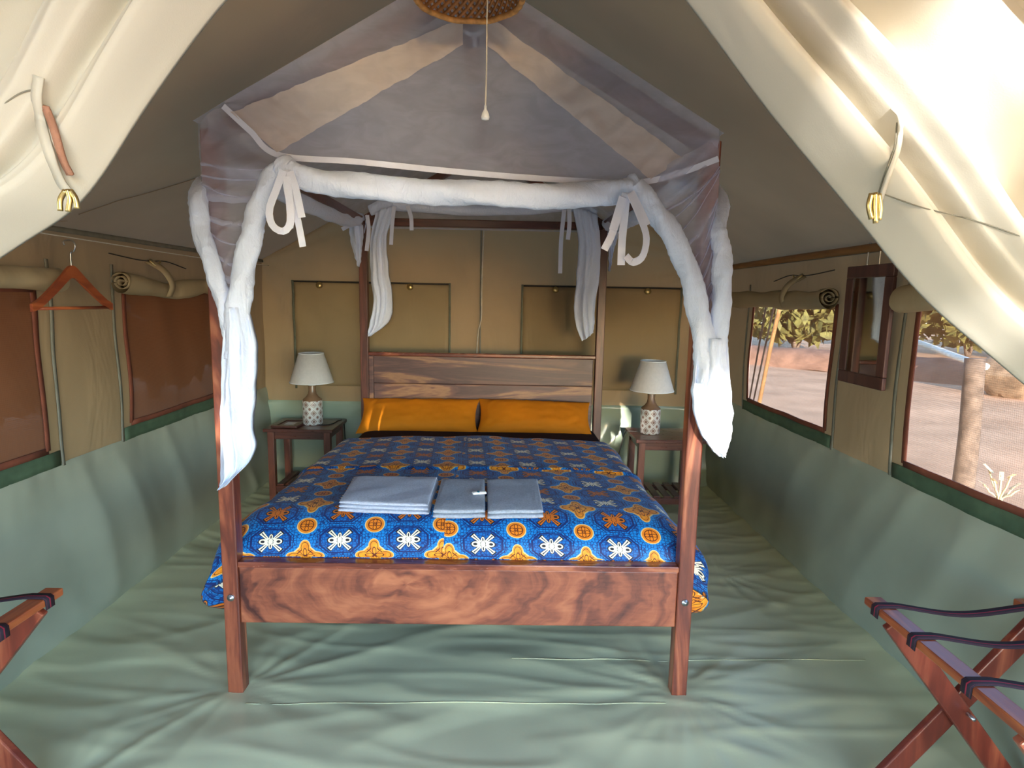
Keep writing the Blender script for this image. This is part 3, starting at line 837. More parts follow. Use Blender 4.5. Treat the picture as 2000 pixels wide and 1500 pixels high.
# gables
taps = [F_(440, 210), F_(492, 258), F_(548, 305), F_(700, 318), F_(900, 338), F_(1080, 352), F_(1240, 358), F_(1330, 338), F_(1400, 312)]
TP = crv(taps, 60)
def gab(u, v):
    i = min(58, int(u*59)); b = TP[i].lerp(TP[i+1], u*59-i)
    # top edge follows the rafters above
    a = b.x; zt = tA.z-(tA.z-tL.z)*abs(a-APEX[0])/abs((tL.x if a < APEX[0] else tR.x)-APEX[0])
    return Vector((a, YN-.004+.012*nz(a*4, v*3)*math.sin(v*3.14), b.z+(max(zt, b.z+.004)-b.z)*v))
obj('front_gable', gridf(gab, lsp(0, 1, 70), lsp(0, 1, 24)), 'net', net, True)
obj('rear_gable', gridf(lambda u, v: Vector((tL.x+(tR.x-tL.x)*u, YN2-.01, (PT-.06)+((tA.z-(tA.z-tL.z)*abs(2*u-1))-(PT-.06))*v)), lsp(0, 1, 30), lsp(0, 1, 16)), 'net', net, True)
rz_ = lambda x: tA.z-(tA.z-tL.z)*abs(x-APEX[0])/abs((tL.x if x < APEX[0] else tR.x)-APEX[0])
# opaque hem sleeves along the front rafters
def hem(a0, a1, b0, b1, seed):
    return patch([a0, a0.lerp(a1, .33), a0.lerp(a1, .66), a1], [b0, b0.lerp(b1, .33), b0.lerp(b1, .66), b1], 8, 60,
                 lambda u, v: Vector((0, -.010-.012*max(0, ridge(nz(v*14+seed, u*1.2))-.2)-.006*nz(v*6, u, seed), .004*nz(v*9, 3, seed))))
obj('hem_band', hem(F_(455, 222), F_(905, 42), F_(545, 300), F_(905, 92), 1), 'hem', net, True, label='cream hem band along the left rafter')
obj('hem_band', hem(F_(955, 38), F_(1335, 312), F_(950, 92), F_(1268, 352), 5), 'hem', net, True, label='cream hem band along the right rafter')
obj('tape', ribbon([p+Vector((0, -.012, 0)) for p in TP], .017, (0, -1, 0), 90, .003), 'tape', net, False, label='white tape across the front')
# gathered corner panels
def gather(seed, k=10):
    def f(u, v):
        w = math.sin(math.pi*u)
        return Vector((0, -.022*max(0, ridge(nz(v*k+u*1.2+seed, u*.8, seed))-.15)*w-.012*w, .010*nz(v*5, u*2, seed)*w))
    return f
obj('corner_panel', patch([F_(391, 243, .0), F_(393, 310, .0), F_(397, 380, .0), F_(413, 480), F_(437, 590), F_(446, 640)],
                          [F_(440, 210), F_(548, 305), F_(505, 390), F_(484, 480), F_(464, 590), F_(452, 645)], 24, 90, gather(2)), 'net2', net, True)
def pleats(Lf, Rf, seed, n):
    out = []
    for k in range(n):
        v = .24+.62*k/(n-1)+.05*nz(k*3.37+.2, seed); h = .003+.020*abs(nz(k*1.73+.4, seed+4)); sl_ = .16*nz(k*2.13+.3, seed+8)+(.06 if seed == 3 else -.10)
        Lc, Rc = crv(Lf, 101), crv(Rf, 101); i = int(v*95); a, b = Lc[i], Rc[max(0, min(96, i+int(sl_*100)))]
        up = Vector((0, 0, h)); w = lambda u, v_: Vector((0, -.018*math.sin(math.pi*u)-.008*math.sin(math.pi*v_), -.012*math.sin(math.pi*u)+.004*nz(u*4, k, seed)))
        out.append(patch([a+up, a-up], [b+up*.7, b-up*.7], 16, 5, w))
    return join(*out)
cpl = ([F_(391, 243, .0), F_(393, 310, .0), F_(397, 380, .0), F_(413, 480), F_(437, 590), F_(446, 640)], [F_(440, 210), F_(548, 305), F_(505, 390), F_(484, 480), F_(464, 590), F_(452, 645)])
obj('pleats', pleats(*cpl, 3, 10), 'net3', net, True)
cpr = ([F_(1240, 358), F_(1300, 420), F_(1350, 500), F_(1372, 580), F_(1390, 650)], [F_(1402, 265, .0), F_(1405, 350, .0), F_(1398, 430), F_(1404, 520), F_(1400, 650)])
obj('pleats', pleats(*cpr, 5, 9), 'net3', net, True)
obj('corner_panel', patch([F_(1240, 358), F_(1300, 420), F_(1350, 500), F_(1372, 580), F_(1390, 650)],
                          [F_(1402, 265, .0), F_(1405, 350, .0), F_(1398, 430), F_(1404, 520), F_(1400, 650)], 24, 90, gather(7)), 'net2', net, True)
# rolled edges
def roll(nm, pts, r0_, r1_, seed, n=70, m='sheet', **k):
    return obj(nm, tube(pts, lambda t: (r0_+(r1_-r0_)*t)*(1+.10*nz(t*9, seed)+.05*nz(t*30, seed)), 20, n*2, 4.5, .10, seed), m, net, True, **k)
D = -.035
roll('front_roll', [F_(545, 322, D), F_(580, 343, D), F_(680, 362, D), F_(800, 372, D), F_(930, 378, D), F_(1060, 382, D), F_(1170, 380, D), F_(1228, 370, D), F_(1246, 362, D)], .036, .036, 1, 90, label='rolled front curtain sagging below the tape')
roll('corner_roll', [F_(552, 325, D-.01), F_(530, 348, D-.01), F_(508, 395, D-.01), F_(493, 450, D-.01), F_(480, 510, D-.01), F_(468, 580, D-.01), F_(464, 650, D-.01), F_(466, 700, D-.01)], .025, .038, 2)
roll('corner_roll', [Vector((XL-.02, 2.30, 1.80)), Vector((XL-.03, 2.05, 1.72)), F_(388, 385, -.01), F_(392, 440, -.02), F_(408, 500, -.03), F_(428, 560, -.035), F_(444, 615, -.035), F_(455, 670, -.035)], .028, .024, 3)
roll('corner_roll', [F_(1238, 362, D-.01), F_(1268, 398, D-.01), F_(1305, 448, D-.01), F_(1335, 505, D-.01), F_(1356, 570, D-.01), F_(1370, 640, D-.01), F_(1378, 700, D-.01), F_(1382, 745, D-.01)], .031, .034, 4)
roll('corner_roll', [Vector((XR+.02, 2.30, 1.80)), Vector((XR+.03, 2.02, 1.70)), F_(1402, 445, .0), F_(1410, 500, -.02), F_(1410, 560, -.03), F_(1405, 640, -.035), F_(1402, 700, -.035), F_(1402, 745, -.035)], .027, .030, 5)
# hanging tails
def tailf(seed, dep=.03, puff=.03):
    def f(u, v):
        return Vector((0, -dep*max(0, ridge(nz(u*3+seed, v*1.1+seed))-.2)-puff*math.sin(math.pi*u), 0))+Vector((.004*nz(v*12, seed, u), 0, 0))
    return f
D2 = -.035
def tail(L_, R_, seed, yy, lab=None, thickness=.022):
    vf = patch([at(*p, 'y', yy) for p in L_], [at(*p, 'y', yy) for p in R_], 30, 60, tailf(seed))
    return obj('tail', thick(vf, thickness), 'sheet', net, True, label=lab)
tail([(449, 600), (440, 690), (435, 780), (433, 870), (434, 935), (437, 949)], [(486, 600), (503, 670), (502, 760), (496, 830), (498, 884), (442, 949)], 3, YN-.04)
tail([(1362, 660), (1353, 735), (1352, 790), (1366, 842), (1385, 872), (1399, 888)], [(1416, 660), (1421, 735), (1426, 790), (1425, 835), (1418, 868), (1412, 886)], 8, YN-.04)
# bows of white tape
def bow(name, tails, loops, yy, w, parent=net):
    t_ = obj('bow', join(*[ribbon([at(*p, 'y', yy-.004*i) for p in q], w, (.15*(i-1), -1, 0), 20, .002) for i, q in enumerate(tails+loops)]), 'tape', parent, False, label=name)
    return t_
bow('white tape bow at the left front corner', [[(560, 332), (570, 380), (582, 430), (592, 482)], [(556, 334), (562, 375), (570, 415), (566, 445)], [(566, 335), (578, 370), (590, 425)]],
    [[(553, 333), (540, 370), (526, 410), (532, 440), (552, 452), (566, 438), (566, 400), (560, 345)]], YN-.075, .020)
bow('white tape bow at the right front corner', [[(1224, 376), (1220, 420), (1215, 470), (1213, 518)], [(1222, 378), (1208, 420), (1194, 460), (1180, 488)], [(1216, 385), (1205, 420), (1196, 450)], [(1232, 375), (1250, 410), (1264, 440)]],
    [[(1230, 378), (1248, 420), (1262, 462), (1255, 500), (1236, 512), (1222, 500)]], YN-.080, .022)
for p in ((925, 60), (926, 165)):
    a = at(p[0], p[1], 'z', APEX[1]-.06)
    obj('tie', join(ribbon([a+Vector((-.035, 0, .0)), a+Vector((0, 0, -.012)), a+Vector((.035, 0, .002))], .016, (0, -.6, -1), 10), ribbon([a+Vector((0, 0, -.008)), a+Vector((.006, 0, -.05))], .016, (0, -1, 0), 6)), 'tape', net, True, label='small white tie round the ridge beam')
# rear roll, tails and ties
yy = YR-.03
obj('rear_roll', tube([at(x, y, 'y', yy) for x, y in ((722, 410), (760, 400), (850, 406), (935, 410), (1030, 408), (1110, 402), (1165, 415))], .036, 14, 60, 4, .06, 6), 'sheet', net, True)
for sx, x in ((-1, XL+.01), (1, XR-.01)):
    obj('side_roll', tube([(x, 2.30, 1.80), (x+sx*.01, 2.7, 1.775), (x, 3.2, 1.775), (x, 3.6, 1.79), (x, YR-.02, 1.83)], .040, 14, 60, 6, .06, 3+sx), 'sheet', net, True)
tail([(735, 415), (724, 470), (724, 540), (730, 590), (721, 640), (720, 656)], [(775, 403), (756, 460), (758, 520), (766, 580), (762, 625), (724, 657)], 5, yy-.02)
tail([(1118, 405), (1129, 470), (1126, 540), (1121, 600), (1126, 640), (1136, 666)], [(1166, 420), (1172, 480), (1170, 540), (1162, 590), (1160, 630), (1158, 650)], 6, yy-.02)
tail([(690, 420), (684, 440), (686, 470), (694, 500), (700, 520)], [(718, 420), (716, 440), (712, 470), (708, 500), (704, 522)], 9, yy+.05)
tail([(1184, 415), (1186, 440), (1186, 470), (1188, 500), (1188, 530)], [(1225, 400), (1212, 440), (1204, 470), (1196, 500), (1191, 530)], 9, yy+.05)
bow('narrow tape ties at the left rear corner', [[(770, 403), (766, 440), (764, 478)], [(796, 402), (803, 425), (804, 450)], [(717, 420), (720, 450), (716, 490)], [(706, 428), (690, 436), (668, 448)]], [], yy-.05, .024)
bow('narrow tape ties at the right rear corner', [[(1102, 410), (1096, 470), (1094, 534)], [(1112, 408), (1112, 440), (1109, 468)]], [], yy-.05, .026)

# ------------------------------------------------------------------ bedside tables
def nightstand(label, x0, y0, w=.445, d=.365, h=.5):
    t = thing('bedside_table', label, 'bedside table', (x0+w/2, y0+d/2, 0), 'bedside tables', local=True)
    hw, hd, lg = w/2, d/2, .042
    obj('tabletop', box_bm(-hw, hw, -hd, hd, h-.022, h, .004), 'table', t)
    for sx in (-1, 1):
        for sy in (-1, 1):
            cx, cy = sx*(hw-.042), sy*(hd-.038)
            obj('leg', box_bm(cx-lg/2, cx+lg/2, cy-lg/2, cy+lg/2, 0, h-.022, .003), 'table_z', t)
    for sy in (-1, 1): obj('apron', box_bm(-hw+.063, hw-.063, sy*(hd-.038)-.010, sy*(hd-.038)+.010, h-.072, h-.022, .002), 'table', t)
    for sx in (-1, 1): obj('apron', box_bm(sx*(hw-.042)-.010, sx*(hw-.042)+.010, -hd+.059, hd-.059, h-.072, h-.022, .002), 'table', t)
    for sy in (-1, 1): obj('shelf_rail', box_bm(-hw+.063, hw-.063, sy*(hd-.038)-.012, sy*(hd-.038)+.012, .075, .115, .002), 'table', t)
    for k in range(5):
        x = -hw+.09+k*(w-.18)/4
        obj('shelf_slat', box_bm(x-.022, x+.022, -hd+.03, hd-.03, .1155, .1275, .002), 'table', t)
    return t
t1 = nightstand('small wooden bedside table left of the bed with lamp and picture frame', -1.53, 3.83)
t2 = copy_tree(t1); t2.location = (.842+.2225, 3.675+.1925, 0)
t2['label'] = 'small wooden bedside table right of the bed with a lamp and slatted lower shelf'
pf = thing('picture_frame', 'wooden framed card lying flat on the left bedside table', 'frame', (-1.40, 3.965, .5), local=True)
pw, pd = .17, .22
for a in ((-pw/2, pw/2, -pd/2, -pd/2+.03), (-pw/2, pw/2, pd/2-.03, pd/2), (-pw/2, -pw/2+.03, -pd/2+.03, pd/2-.03), (pw/2-.03, pw/2, -pd/2+.03, pd/2-.03)):
    obj('frame_bar', box_bm(*a, .001, .016, .003), 'table', pf)
obj('card', box_bm(-pw/2+.03, pw/2-.03, -pd/2+.03, pd/2-.03, .002, .008, 0), plain('card_print', rgb(150, 130, 124), .35), pf)
obj('card_print', box_bm(-.032, .032, -.03, .05, .0082, .0088, 0), 'white', pf, label='pale printed patch')
pf.rotation_euler.z = -.05

# ------------------------------------------------------------------ table lamps
def lamp(label, loc):
    t = thing('table_lamp', label, 'lamp', loc, 'table lamps', local=True)
    obj('base', lathe([(.001, .0), (.058, .0), (.063, .004), (.064, .010), (.064, .155), (.062, .163), (.055, .166)], 48), 'lampbase', t, True)
    obj('neck', lathe([(.062, .163), (.060, .170), (.042, .185), (.028, .205), (.023, .23), (.024, .258), (.020, .27), (.001, .272)], 32), 'neck', t, True)
    obj('lamp_holder', lathe([(.024, .262), (.026, .268), (.026, .280), (.016, .284), (.016, .30), (.001, .302)], 24), 'white', t, True)
    sh = obj('shade', lathe([(.140, .285), (.0805, .475), (.0785, .475), (.137, .285)], 56), 'shade', t, True)
    obj('shade_rim', lathe([(.1365, .282), (.1415, .282), (.1415, .288), (.1365, .288), (.1365, .282)], 56), 'white', sh, True)
    obj('shade_rim', lathe([(.078, .472), (.0825, .472), (.0825, .478), (.078, .478), (.078, .472)], 56), 'white', sh, True)
    obj('bulb', lathe([(.012, .30), (.014, .32), (.028, .35), (.030, .37), (.022, .392), (.001, .40)], 20), 'white', t, True)
    return t
l1 = lamp('white-shaded lamp with patterned ceramic base on the left bedside table', (-1.262, 4.005, .5))
l2 = copy_tree(l1); l2.location = (.972, 3.885, .5); l2['label'] = 'white-shaded lamp with patterned ceramic base on the right bedside table'
l2.rotation_euler.z = .5
obj('power_cord', tube([(.05, -.04, .004), (.09, -.045, .004), (.125, .0, .003), (.135, .06, .003), (.142, .12, .003), (.16, .17, -.02), (.165, .18, -.15)], .0032, 8, 30), 'dark_cord', l1, True)
obj('power_cord', tube([(-.06, .02, .004), (-.105, .03, .003), (-.14, .03, -.004), (-.155, .03, -.06), (-.165, .06, -.16), (-.19, .1, -.3)], .0032, 8, 30).__class__(tube([(-.055, .06, .004), (-.09, .085, .004), (-.125, .09, .003), (-.142, .09, -.03), (-.165, .10, -.14), (-.185, .12, -.32)], .0032, 8, 30)), 'dark_cord', l2, True)
cb = obj('wall_cable', tube([at(947, 418, 'y', YB-.045), at(944, 470, 'y', YB-.045), at(941, 560, 'y', YB-.045), at(940, 620, 'y', YB-.045), at(934, 650, 'y', YB-.045), at(931, 700, 'y', YB-.045), at(930, 790, 'y', YB-.045)], .0045, 8, 60), 'cord', smooth=True)
tag(cb, 'white power cable running down the back wall above the headboard', 'cable')

# ------------------------------------------------------------------ rattan pendant
pc = at(915, -6, 'y', 1.60)
pl = thing('pendant_lamp', 'round woven rattan lampshade hanging at the top above the foot of the bed', 'lamp', (pc.x, pc.y, pc.z))
R0 = .132
def dome(a, t):
    r = R0*(1-.72*t**1.6); return Vector((pc.x+r*math.cos(a), pc.y+r*math.sin(a), pc.z+.15*t))
V, F = [], []
for sg in (1, -1):
    for k in range(40):
        pts = [dome(6.2832*k/40+sg*t*1.2, t) for t in lsp(0, 1, 10)]
        a = ribbon([p+(p-Vector((pc.x, pc.y, p.z))).normalized()*.0012*sg for p in pts], .0085, pts[3]-Vector((pc.x, pc.y, pts[3].z)), 14, .0015)
        n = len(V); V += a[0]; F += [tuple(i+n for i in f) for f in a[1]]
wv = obj('weave', (V, F), 'rattan', pl, True); wv['kind'] = 'stuff'
obj('rim', tube([(pc.x+R0*math.cos(a), pc.y+R0*math.sin(a), pc.z+.001*math.sin(a*9)) for a in lsp(0, 6.2832, 60)], .0075, 10, None, 30, .12, 3), 'rattan_rim', pl, True)
obj('crown_ring', tube([(pc.x+.040*math.cos(a), pc.y+.040*math.sin(a), pc.z+.15) for a in lsp(0, 6.2832, 24)], .006, 8), 'rattan_rim', pl, True)
obj('bulb', lathe([(.016, .13), (.016, .11), (.030, .07), (.030, .055), (.018, .04), (.001, .036)], 20, (pc.x, pc.y, pc.z)), 'white', pl, True)
obj('flex', tube([(pc.x, pc.y, pc.z+.12), (pc.x, pc.y, pc.z+.24), (pc.x, pc.y, roofz(pc.x)-.03)], .004, 8), 'cord', pl, True)
ca = at(951, 40, 'y', 1.60-.02); cbm = at(948, 215, 'y', 1.60-.02)
pcd = obj('pull_cord', tube([ca+Vector((-.01, .06, .11)), ca+Vector((0, .01, .06)), ca, ca.lerp(cbm, .5)+Vector((.001, 0, 0)), cbm], .0019, 8, 24), 'cord', pl, True)
obj('pull_knob', lathe([(.0012, .012), (.003, .010), (.0035, .002), (.0085, -.008), (.0105, -.017), (.009, -.022), (.001, -.024)], 20, tuple(cbm)), 'white', pcd, True)

# ------------------------------------------------------------------ luggage racks
def rack(label, loc):
    t = thing('luggage_rack', label, 'luggage rack', loc, 'folding luggage racks', local=True)
    H, hw, L = .545, .212, .27
    for sx in (-1, 1):
        obj('top_rail', box_bm(sx*hw-.024, sx*hw+.024, -L, L+.02, H-.022, H, .004), 'rack', t)
        for sy in (-1, 1):
            y = sy*(L-.06)+(.013*sx)
            lg = obj('leg', bar_bm((sx*hw, y, H-.022), (-sx*(hw-.01), y, 0.0), .022, .058, Vector((1, 0, 0)), .004), 'rack_leg', t)
            if sx == -1:
                b_ = obj('bolt', tube([(0.005, y+.04*0+(-.012 if sy else 0)-.008, .27), (0.005, y-.045, .27)], .005, 10), 'steel', lg, True, label='steel pivot bolt')
        obj('floor_rail', box_bm(sx*(hw-.012)-.016, sx*(hw-.012)+.016, -L+.09, L-.09, .03, .055, .003), 'rack', t)
    for y in (L-.035, L-.185, L-.365):
        sag = .022
        pts = [(-hw-.0255, y, H-.03), (-hw-.025, y, H-.004), (-hw-.018, y, H+.001), (-hw+.03, y, H+.001), (0, y, H-sag), (hw-.03, y, H+.001), (hw+.018, y, H+.001), (hw+.025, y, H-.004), (hw+.0255, y, H-.03)]
        obj('strap', ribbon(pts, .040, (0, -.0, 1), 40, .002) if 0 else strap_mesh(pts, .031), 'web', t, True, label='black webbing with red stripes')
    return t
def strap_mesh(pts, w):
    P = [Vector(p) for p in pts]; P = P[:4]+crv(P[3:6], 18)[1:-1]+P[5:]
    V, F, U = [], [], []
    for i, p in enumerate(P):
        d = (P[min(i+1, len(P)-1)]-P[max(i-1, 0)]).normalized(); n = Vector((-d.z, 0, d.x))
        if n.z < 0 and abs(d.x) > .3: n = -n
        V += [p+Vector((0, -w/2, 0)), p+Vector((0, w/2, 0)), p+Vector((0, w/2, 0))+n*.002, p+Vector((0, -w/2, 0))+n*.002]
        U += [(0, i), (1, i), (1, i), (0, i)]
    for i in range(len(P)-1):
        for k in range(4):
            a, b = i*4+k, i*4+(k+1) % 4; F.append((a, b, b+4, a+4))
    F += [(3, 2, 1, 0), tuple((len(P)-1)*4+k for k in range(4))]
    return V, F, U
k1 = rack('folding wooden luggage rack with striped straps, standing by the right wall', (1.262, 1.30, 0.004))
k2 = copy_tree(k1); k2.location = (-1.432, 1.30, .004); k2['label'] = 'folding wooden luggage rack with striped straps, cut off at the lower left edge'
k2.scale = (1, 1, 1)

# ------------------------------------------------------------------ things on the side walls
pole = obj('eave_pole', tube([(WR-.045, 4.24, 1.585), (WR-.05, 3.2, 1.588), (WR-.05, 2.2, 1.586), (WR-.05, 1.0, 1.586)], .017, 14, 30), 'pole', smooth=True)
tag(pole, 'pale wooden pole along the eave above the right windows', 'pole')
mi = thing('wall_mirror', 'tall mirror in a dark wooden frame hanging between the right windows', 'mirror', (WR-.06, 2.53, 1.0))
def mloc(vf):   # tilt top away from the wall
    return vf
X1 = WR-.062
y0, y1, z0, z1 = 2.30, 2.615, 1.030, 1.518; fwid = .050
for a in ((y0, y1, z0, z0+fwid), (y0, y1, z1-fwid, z1), (y0, y0+fwid, z0+fwid, z1-fwid), (y1-fwid, y1, z0+fwid, z1-fwid)):
    obj('frame_bar', box_bm(X1, X1+.018, a[0], a[1], a[2], a[3], .004), 'mirror_frame', mi)
obj('glass', box_bm(X1+.005, X1+.009, y0+fwid-.004, y1-fwid+.004, z0+fwid-.004, z1-fwid+.004, 0), 'mirror', mi)
hk = obj('hook', tube([(X1+.010, 2.49, 1.51), (X1+.010, 2.49, 1.55), (WR-.05, 2.49, 1.606), (WR-.030, 2.49, 1.590)], .003, 8, 14), 'steel', mi, True)
obj('hook', tube([(X1+.010, 2.41, 1.51), (X1+.010, 2.41, 1.56), (WR-.05, 2.41, 1.606), (WR-.030, 2.41, 1.590)], .003, 8, 14), 'steel', mi, True)

ln = obj('hanging_line', tube([(WL+.13, .9, 1.562), (WL+.125, 2.2, 1.545), (WL+.115, 3.3, 1.535), (WL+.07, 4.25, 1.55)], .0022, 8, 30), 'cord', smooth=True)
tag(ln, 'thin pale line strung along the top of the left wall', 'line')
hp = at(136, 474, 'x', WL+.125)
hg = thing('coat_hanger', 'wooden coat hanger hanging from the line on the left wall', 'coat hanger', tuple(hp), local=True)
obj('hook', tube([(-.022, 0, -.008), (-.024, 0, .004), (-.008, 0, .0085), (.012, 0, .006), (.02, 0, -.012), (.012, 0, -.03), (0, .0, -.04), (0, 0, -.12)], .0028, 8, 40), 'steel', hg, True)
pts = [(0, -.19, -.205), (0, -.15, -.188), (0, -.07, -.135), (0, -.02, -.098), (0, 0, -.092), (0, .02, -.098), (0, .07, -.135), (0, .15, -.188), (0, .19, -.205)]
def hanger_body(pts):
    P = crv(pts, 50); V, F = [], []
    for i, p in enumerate(P):
        t = abs(i/49*2-1); h = .046-.020*t; w = .012
        V += [p+Vector((-w/2, 0, -h/2)), p+Vector((w/2, 0, -h/2)), p+Vector((w/2, 0, h/2)), p+Vector((-w/2, 0, h/2))]
    for i in range(49):
        for k in range(4):
            a, b = i*4+k, i*4+(k+1) % 4; F.append((a, b, b+4, a+4))
    F += [(3, 2, 1, 0), (196, 197, 198, 199)]
    return V, F
pts = [(p[0], p[1]*.95, p[2]*1.12) for p in pts]
obj('shoulder', hanger_body(pts), 'hanger', hg, False)
obj('bar', tube([(0, -.170, -.232), (0, .170, -.232)], .006, 10), 'hanger', hg, True)
hg.rotation_euler.z = math.radians(-6); hg.location = hp

# ------------------------------------------------------------------ outside
gr = obj('ground', gridf(lambda x, y: (x, y, -.03+(.02*nz(x*.8, y*.8)+.01*nz(x*4, y*4)-.02)*(0 if -2.2 < x < 2 and -1 < y < 5 else 1)), lsp(-30, 30, 121), lsp(-30, 40, 141)), 'earth', smooth=True)
tag(gr, 'sandy reddish ground outside the tent', 'ground', kind='structure')
def bush(label, x, y, h, r, n, mat, seed, cat='bush', ls=1, group=None):
    rnd = random.Random(seed)
    t = thing('leafy_bush', label, cat, (x, y, -.03), group)
    V, F = [], []
    for i in range(n):
        th, ph = rnd.random()*6.283, math.acos(1-2*rnd.random()); q = rnd.random()**.45
        c = Vector((x+math.cos(th)*math.sin(ph)*r*q, y+math.sin(th)*math.sin(ph)*r*q, h*.55+math.cos(ph)*h*.48*q))
        a = Vector((rnd.gauss(0, 1), rnd.gauss(0, 1), rnd.gauss(0, 1))).normalized(); b = a.cross(Vector((rnd.gauss(0, 1), rnd.gauss(0, 1), 1))).normalized()
        s = .05+.07*rnd.random(); k = len(V); s *= 1.3*ls
        V += [c-a*s, c+b*s*.45, c+a*s, c-b*s*.45]; F.append((k, k+1, k+2, k+3))
    f = obj('foliage', (V, F), mat, t); f['kind'] = 'stuff'
    for k in range(4):
        a = k*1.57+seed; obj('stem', tube([(x, y, -.03), (x+.15*r*math.cos(a), y+.15*r*math.sin(a), h*.3), (x+.5*r*math.cos(a), y+.5*r*math.sin(a), h*.7)], lambda q: .035*h/1.5*(1-.7*q), 7, 8), 'bark', t, True)
    return t
for i, (x, y, h, r, n, m, lab) in enumerate((
    (-4.6, 2.4, 2.6, 1.2, 4000, 'leaf2', 'dark bush behind the left part of the nearest left window'),
    (-4.6, 5.2, 2.8, 1.25, 4000, 'leaf2', 'dark bush behind the right part of the nearest left window'),
    (-4.6, 8.0, 2.8, 1.25, 4000, 'leaf2', 'dark bush behind the left part of the farther left window'),
    (-4.8, 10.8, 3.0, 1.3, 4000, 'leaf2', 'dark bush behind the right part of the farther left window'),
    (8.5, 17.5, 3.0, 2.2, 3000, 'leaf', 'yellowish bush far outside, at the left top of the farther right window'),
    (13.2, 17.0, 3.0, 2.2, 3000, 'leaf', 'yellowish bush far outside, at the right top of the farther right window'),
    (15.6, 12.4, 3.0, 2.2, 3000, 'leaf', 'yellowish bush far outside, at the left top of the nearest right window'),
    (16.6, 7.8, 3.0, 2.2, 3000, 'leaf', 'yellowish bush far outside, above the boulder in the nearest right window'))):
    bush(lab, x, y, h, r, n, m, i+3, ls=2.0 if x > 0 else 1.9)
# unseen leafy trees added to block the sun; gaps aimed at chosen sun spots
gaps = [(Vector(p), r) for p, r in (((-.88, 1.86, .78), .07), ((-.88, 1.86, .92), .07), ((-.88, 1.86, 1.06), .07), ((-.88, 1.86, 1.2), .07),
        ((.70, 1.86, .92), .09), ((.69, 1.86, 1.05), .09), ((.63, 1.92, .84), .06), ((.59, 3.93, .75), .05))]+[(at(1900, 140, 'y', .75), .13), (at(1790, 90, 'y', .75), .09), (at(1960, 330, 'y', .75), .09)]
rnd = random.Random(5)
for k in range(4):
    cx = -7.2+k*2.2
    t = thing('added_shade_tree', 'unseen leafy tree added to keep the sun off the tent entrance', 'tree', (cx, -12, -.03), 'added trees shading the entrance')
    V, F = [], []
    for i in range(15000):
        c = Vector((cx+rnd.uniform(-1.25, 1.25), -12+rnd.gauss(0, .5), .1+6.2*rnd.random()+(.3*math.sin(cx*3+i))))
        if any(((c-p)-SDIR*(c-p).dot(SDIR)).length < r+.04 for p, r in gaps): continue
        a = Vector((rnd.gauss(0, 1), rnd.gauss(0, .5), rnd.gauss(0, 1))).normalized(); b = a.cross(Vector((rnd.gauss(0, .4), 1, rnd.gauss(0, .4)))).normalized()
        n = len(V); q = .10+.09*rnd.random(); V += [c-a*q, c+b*q*.6, c+a*q, c-b*q*.6]; F.append((n, n+1, n+2, n+3))
    f = obj('foliage', (V, F), 'leaf2', t); f['kind'] = 'stuff'
    obj('trunk', tube([(cx, -12, -.05), (cx+.1, -12.05, 1.6), (cx, -12.1, 3.4), (cx+.2, -12, 5)], lambda q: .13-.08*q, 10, 14), 'bark', t, True)
# fence post, fallen log, boulder, guy ropes and small plant outside the right wall
wp = at(1905, 700, 'x', 2.35); wb_ = at(1878, 975, 'x', 2.35)
wpo = obj('wooden_post', tube([wb_+(wb_-wp)*.9, wb_, wp.lerp(wb_, .5)+Vector((.006, 0, 0)), wp], lambda t: .052-.008*t, 12, 16, 1, .03, 4), 'bark', smooth=True)
tag(wpo, 'grey wooden post leaning outside the nearest right window', 'post')
B0, B1 = at(1440, 700, 'z', 0), at(1990, 752, 'z', 0)  # bank whose dark brown colour stands in for a band of shade
bk_ = obj('shade_bank', gridf(lambda u, v: (lambda p, n: Vector((p.x+n.x*(v*1.2-.6), p.y+n.y*(v*1.2-.6), -.06+.42*math.sin(math.pi*min(1, v*1.02))**.5*(1 if 0 < v < 1 else 0)+.05*nz(p.x*2, p.y*2, v*3))))(B0.lerp(B1, u), Vector((B1.y-B0.y, B0.x-B1.x, 0)).normalized()), lsp(-.25, 1.5, 60), lsp(0, 1, 12)), plain('bank_shade_brown', rgb(140, 100, 76), .95, var=.2, vs=4, bmp=.5, bs=12), smooth=True)
tag(bk_, 'low brown bank coloured as a band of shade beyond the right windows', 'bank')
la, lb = at(1770, 664, 'z', .55), at(1925, 716, 'z', .48)
lo = obj('fallen_log', tube([la, la.lerp(lb, .3)+Vector((0, 0, .03)), la.lerp(lb, .7), lb], lambda t: .065-.012*t, 12, 30, 2, .06, 2), 'bark', smooth=True)
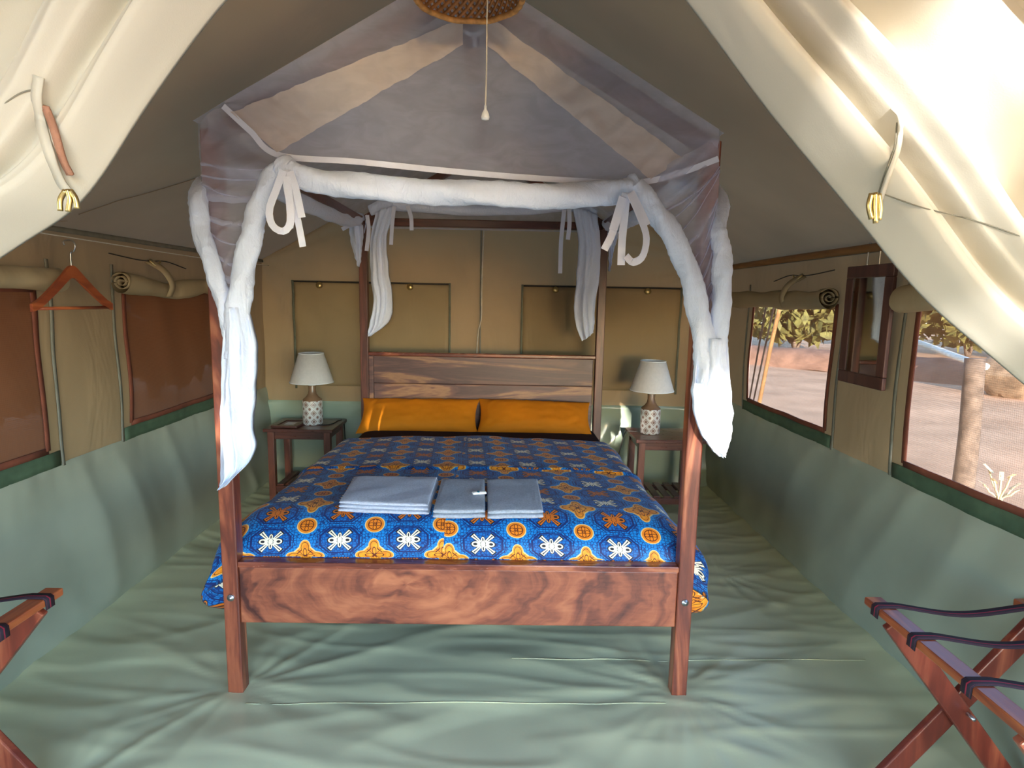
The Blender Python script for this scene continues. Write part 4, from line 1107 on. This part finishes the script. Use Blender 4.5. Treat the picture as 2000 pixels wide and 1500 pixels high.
lo.data.materials[0] = plain('bleached_log', rgb(226, 212, 190), .85, var=.15, vs=8)
tag(lo, 'pale fallen log lying on the brown bank outside the nearest right window', 'log')
bo_c = at(1978, 768, 'z', 0)
bo = obj('boulder', xf(slab(1.0, .9, .95, .8, (24, 20), .08, 4), Matrix.Translation(bo_c+Vector((0, 0, .30)))@Matrix.Rotation(.4, 4, 'Z')), 'stone', smooth=True)
tag(bo, 'rough brown boulder outside behind the leaning post', 'rock')
for i, (a, b, r, lab) in enumerate((((1503, 560), (1462, 790), .010, 'dark guy rope seen through the farther right window, nearest its left edge'), ((1520, 560), (1470, 790), .010, 'second dark guy rope seen through the farther right window'))):
    A, B = at(*a, 'x', 2.6), at(*b, 'x', 3.4)
    d = (B-A).normalized(); B = A+d*((A.z+.03)/-d.z)
    o = obj('guy_rope', tube([A-d*1.0, A, A.lerp(B, .5), B], r, 8), 'dark_cord', smooth=True); tag(o, lab, 'rope')
A, B = at(1532, 560, 'x', 2.9), at(1482, 790, 'x', 2.9)
o = obj('wooden_pole', tube([A+(A-B)*.6, A, A.lerp(B, .5)+Vector((0, .02, 0)), B, B+(B-A)*.9], .022, 10, 20, 1, .03), 'pole', smooth=True); tag(o, 'thin brown pole slanting outside the farther right window', 'pole')
# dry twigs on the ground by the window
tw = at(1950, 985, 'x', 2.1)
tp = thing('small_plant', 'small pale dry plant just outside the nearest right window', 'plant', (tw.x, tw.y, tw.z-.2))
for k in range(7):
    a = k*.9; e = Vector((math.cos(a)*.06, math.sin(a)*.06, .08+.03*(k % 3)))
    obj('stem', tube([tw-Vector((0, 0, .75)), tw-Vector((0, 0, .05)), tw+e*.6, tw+e], .004, 6, 10), plain('dry_stem', rgb(226, 206, 160), .8) if k == 0 else bpy.data.materials['dry_stem'], tp, True)
    l_ = slab(.05, .016, .002, .8, (6, 4), 0)
    obj('leaf', xf(l_, Matrix.Translation(tw+e)@Matrix.Rotation(a, 4, 'Z')@Matrix.Rotation(-.6, 4, 'Y')), bpy.data.materials['dry_stem'], tp, True)
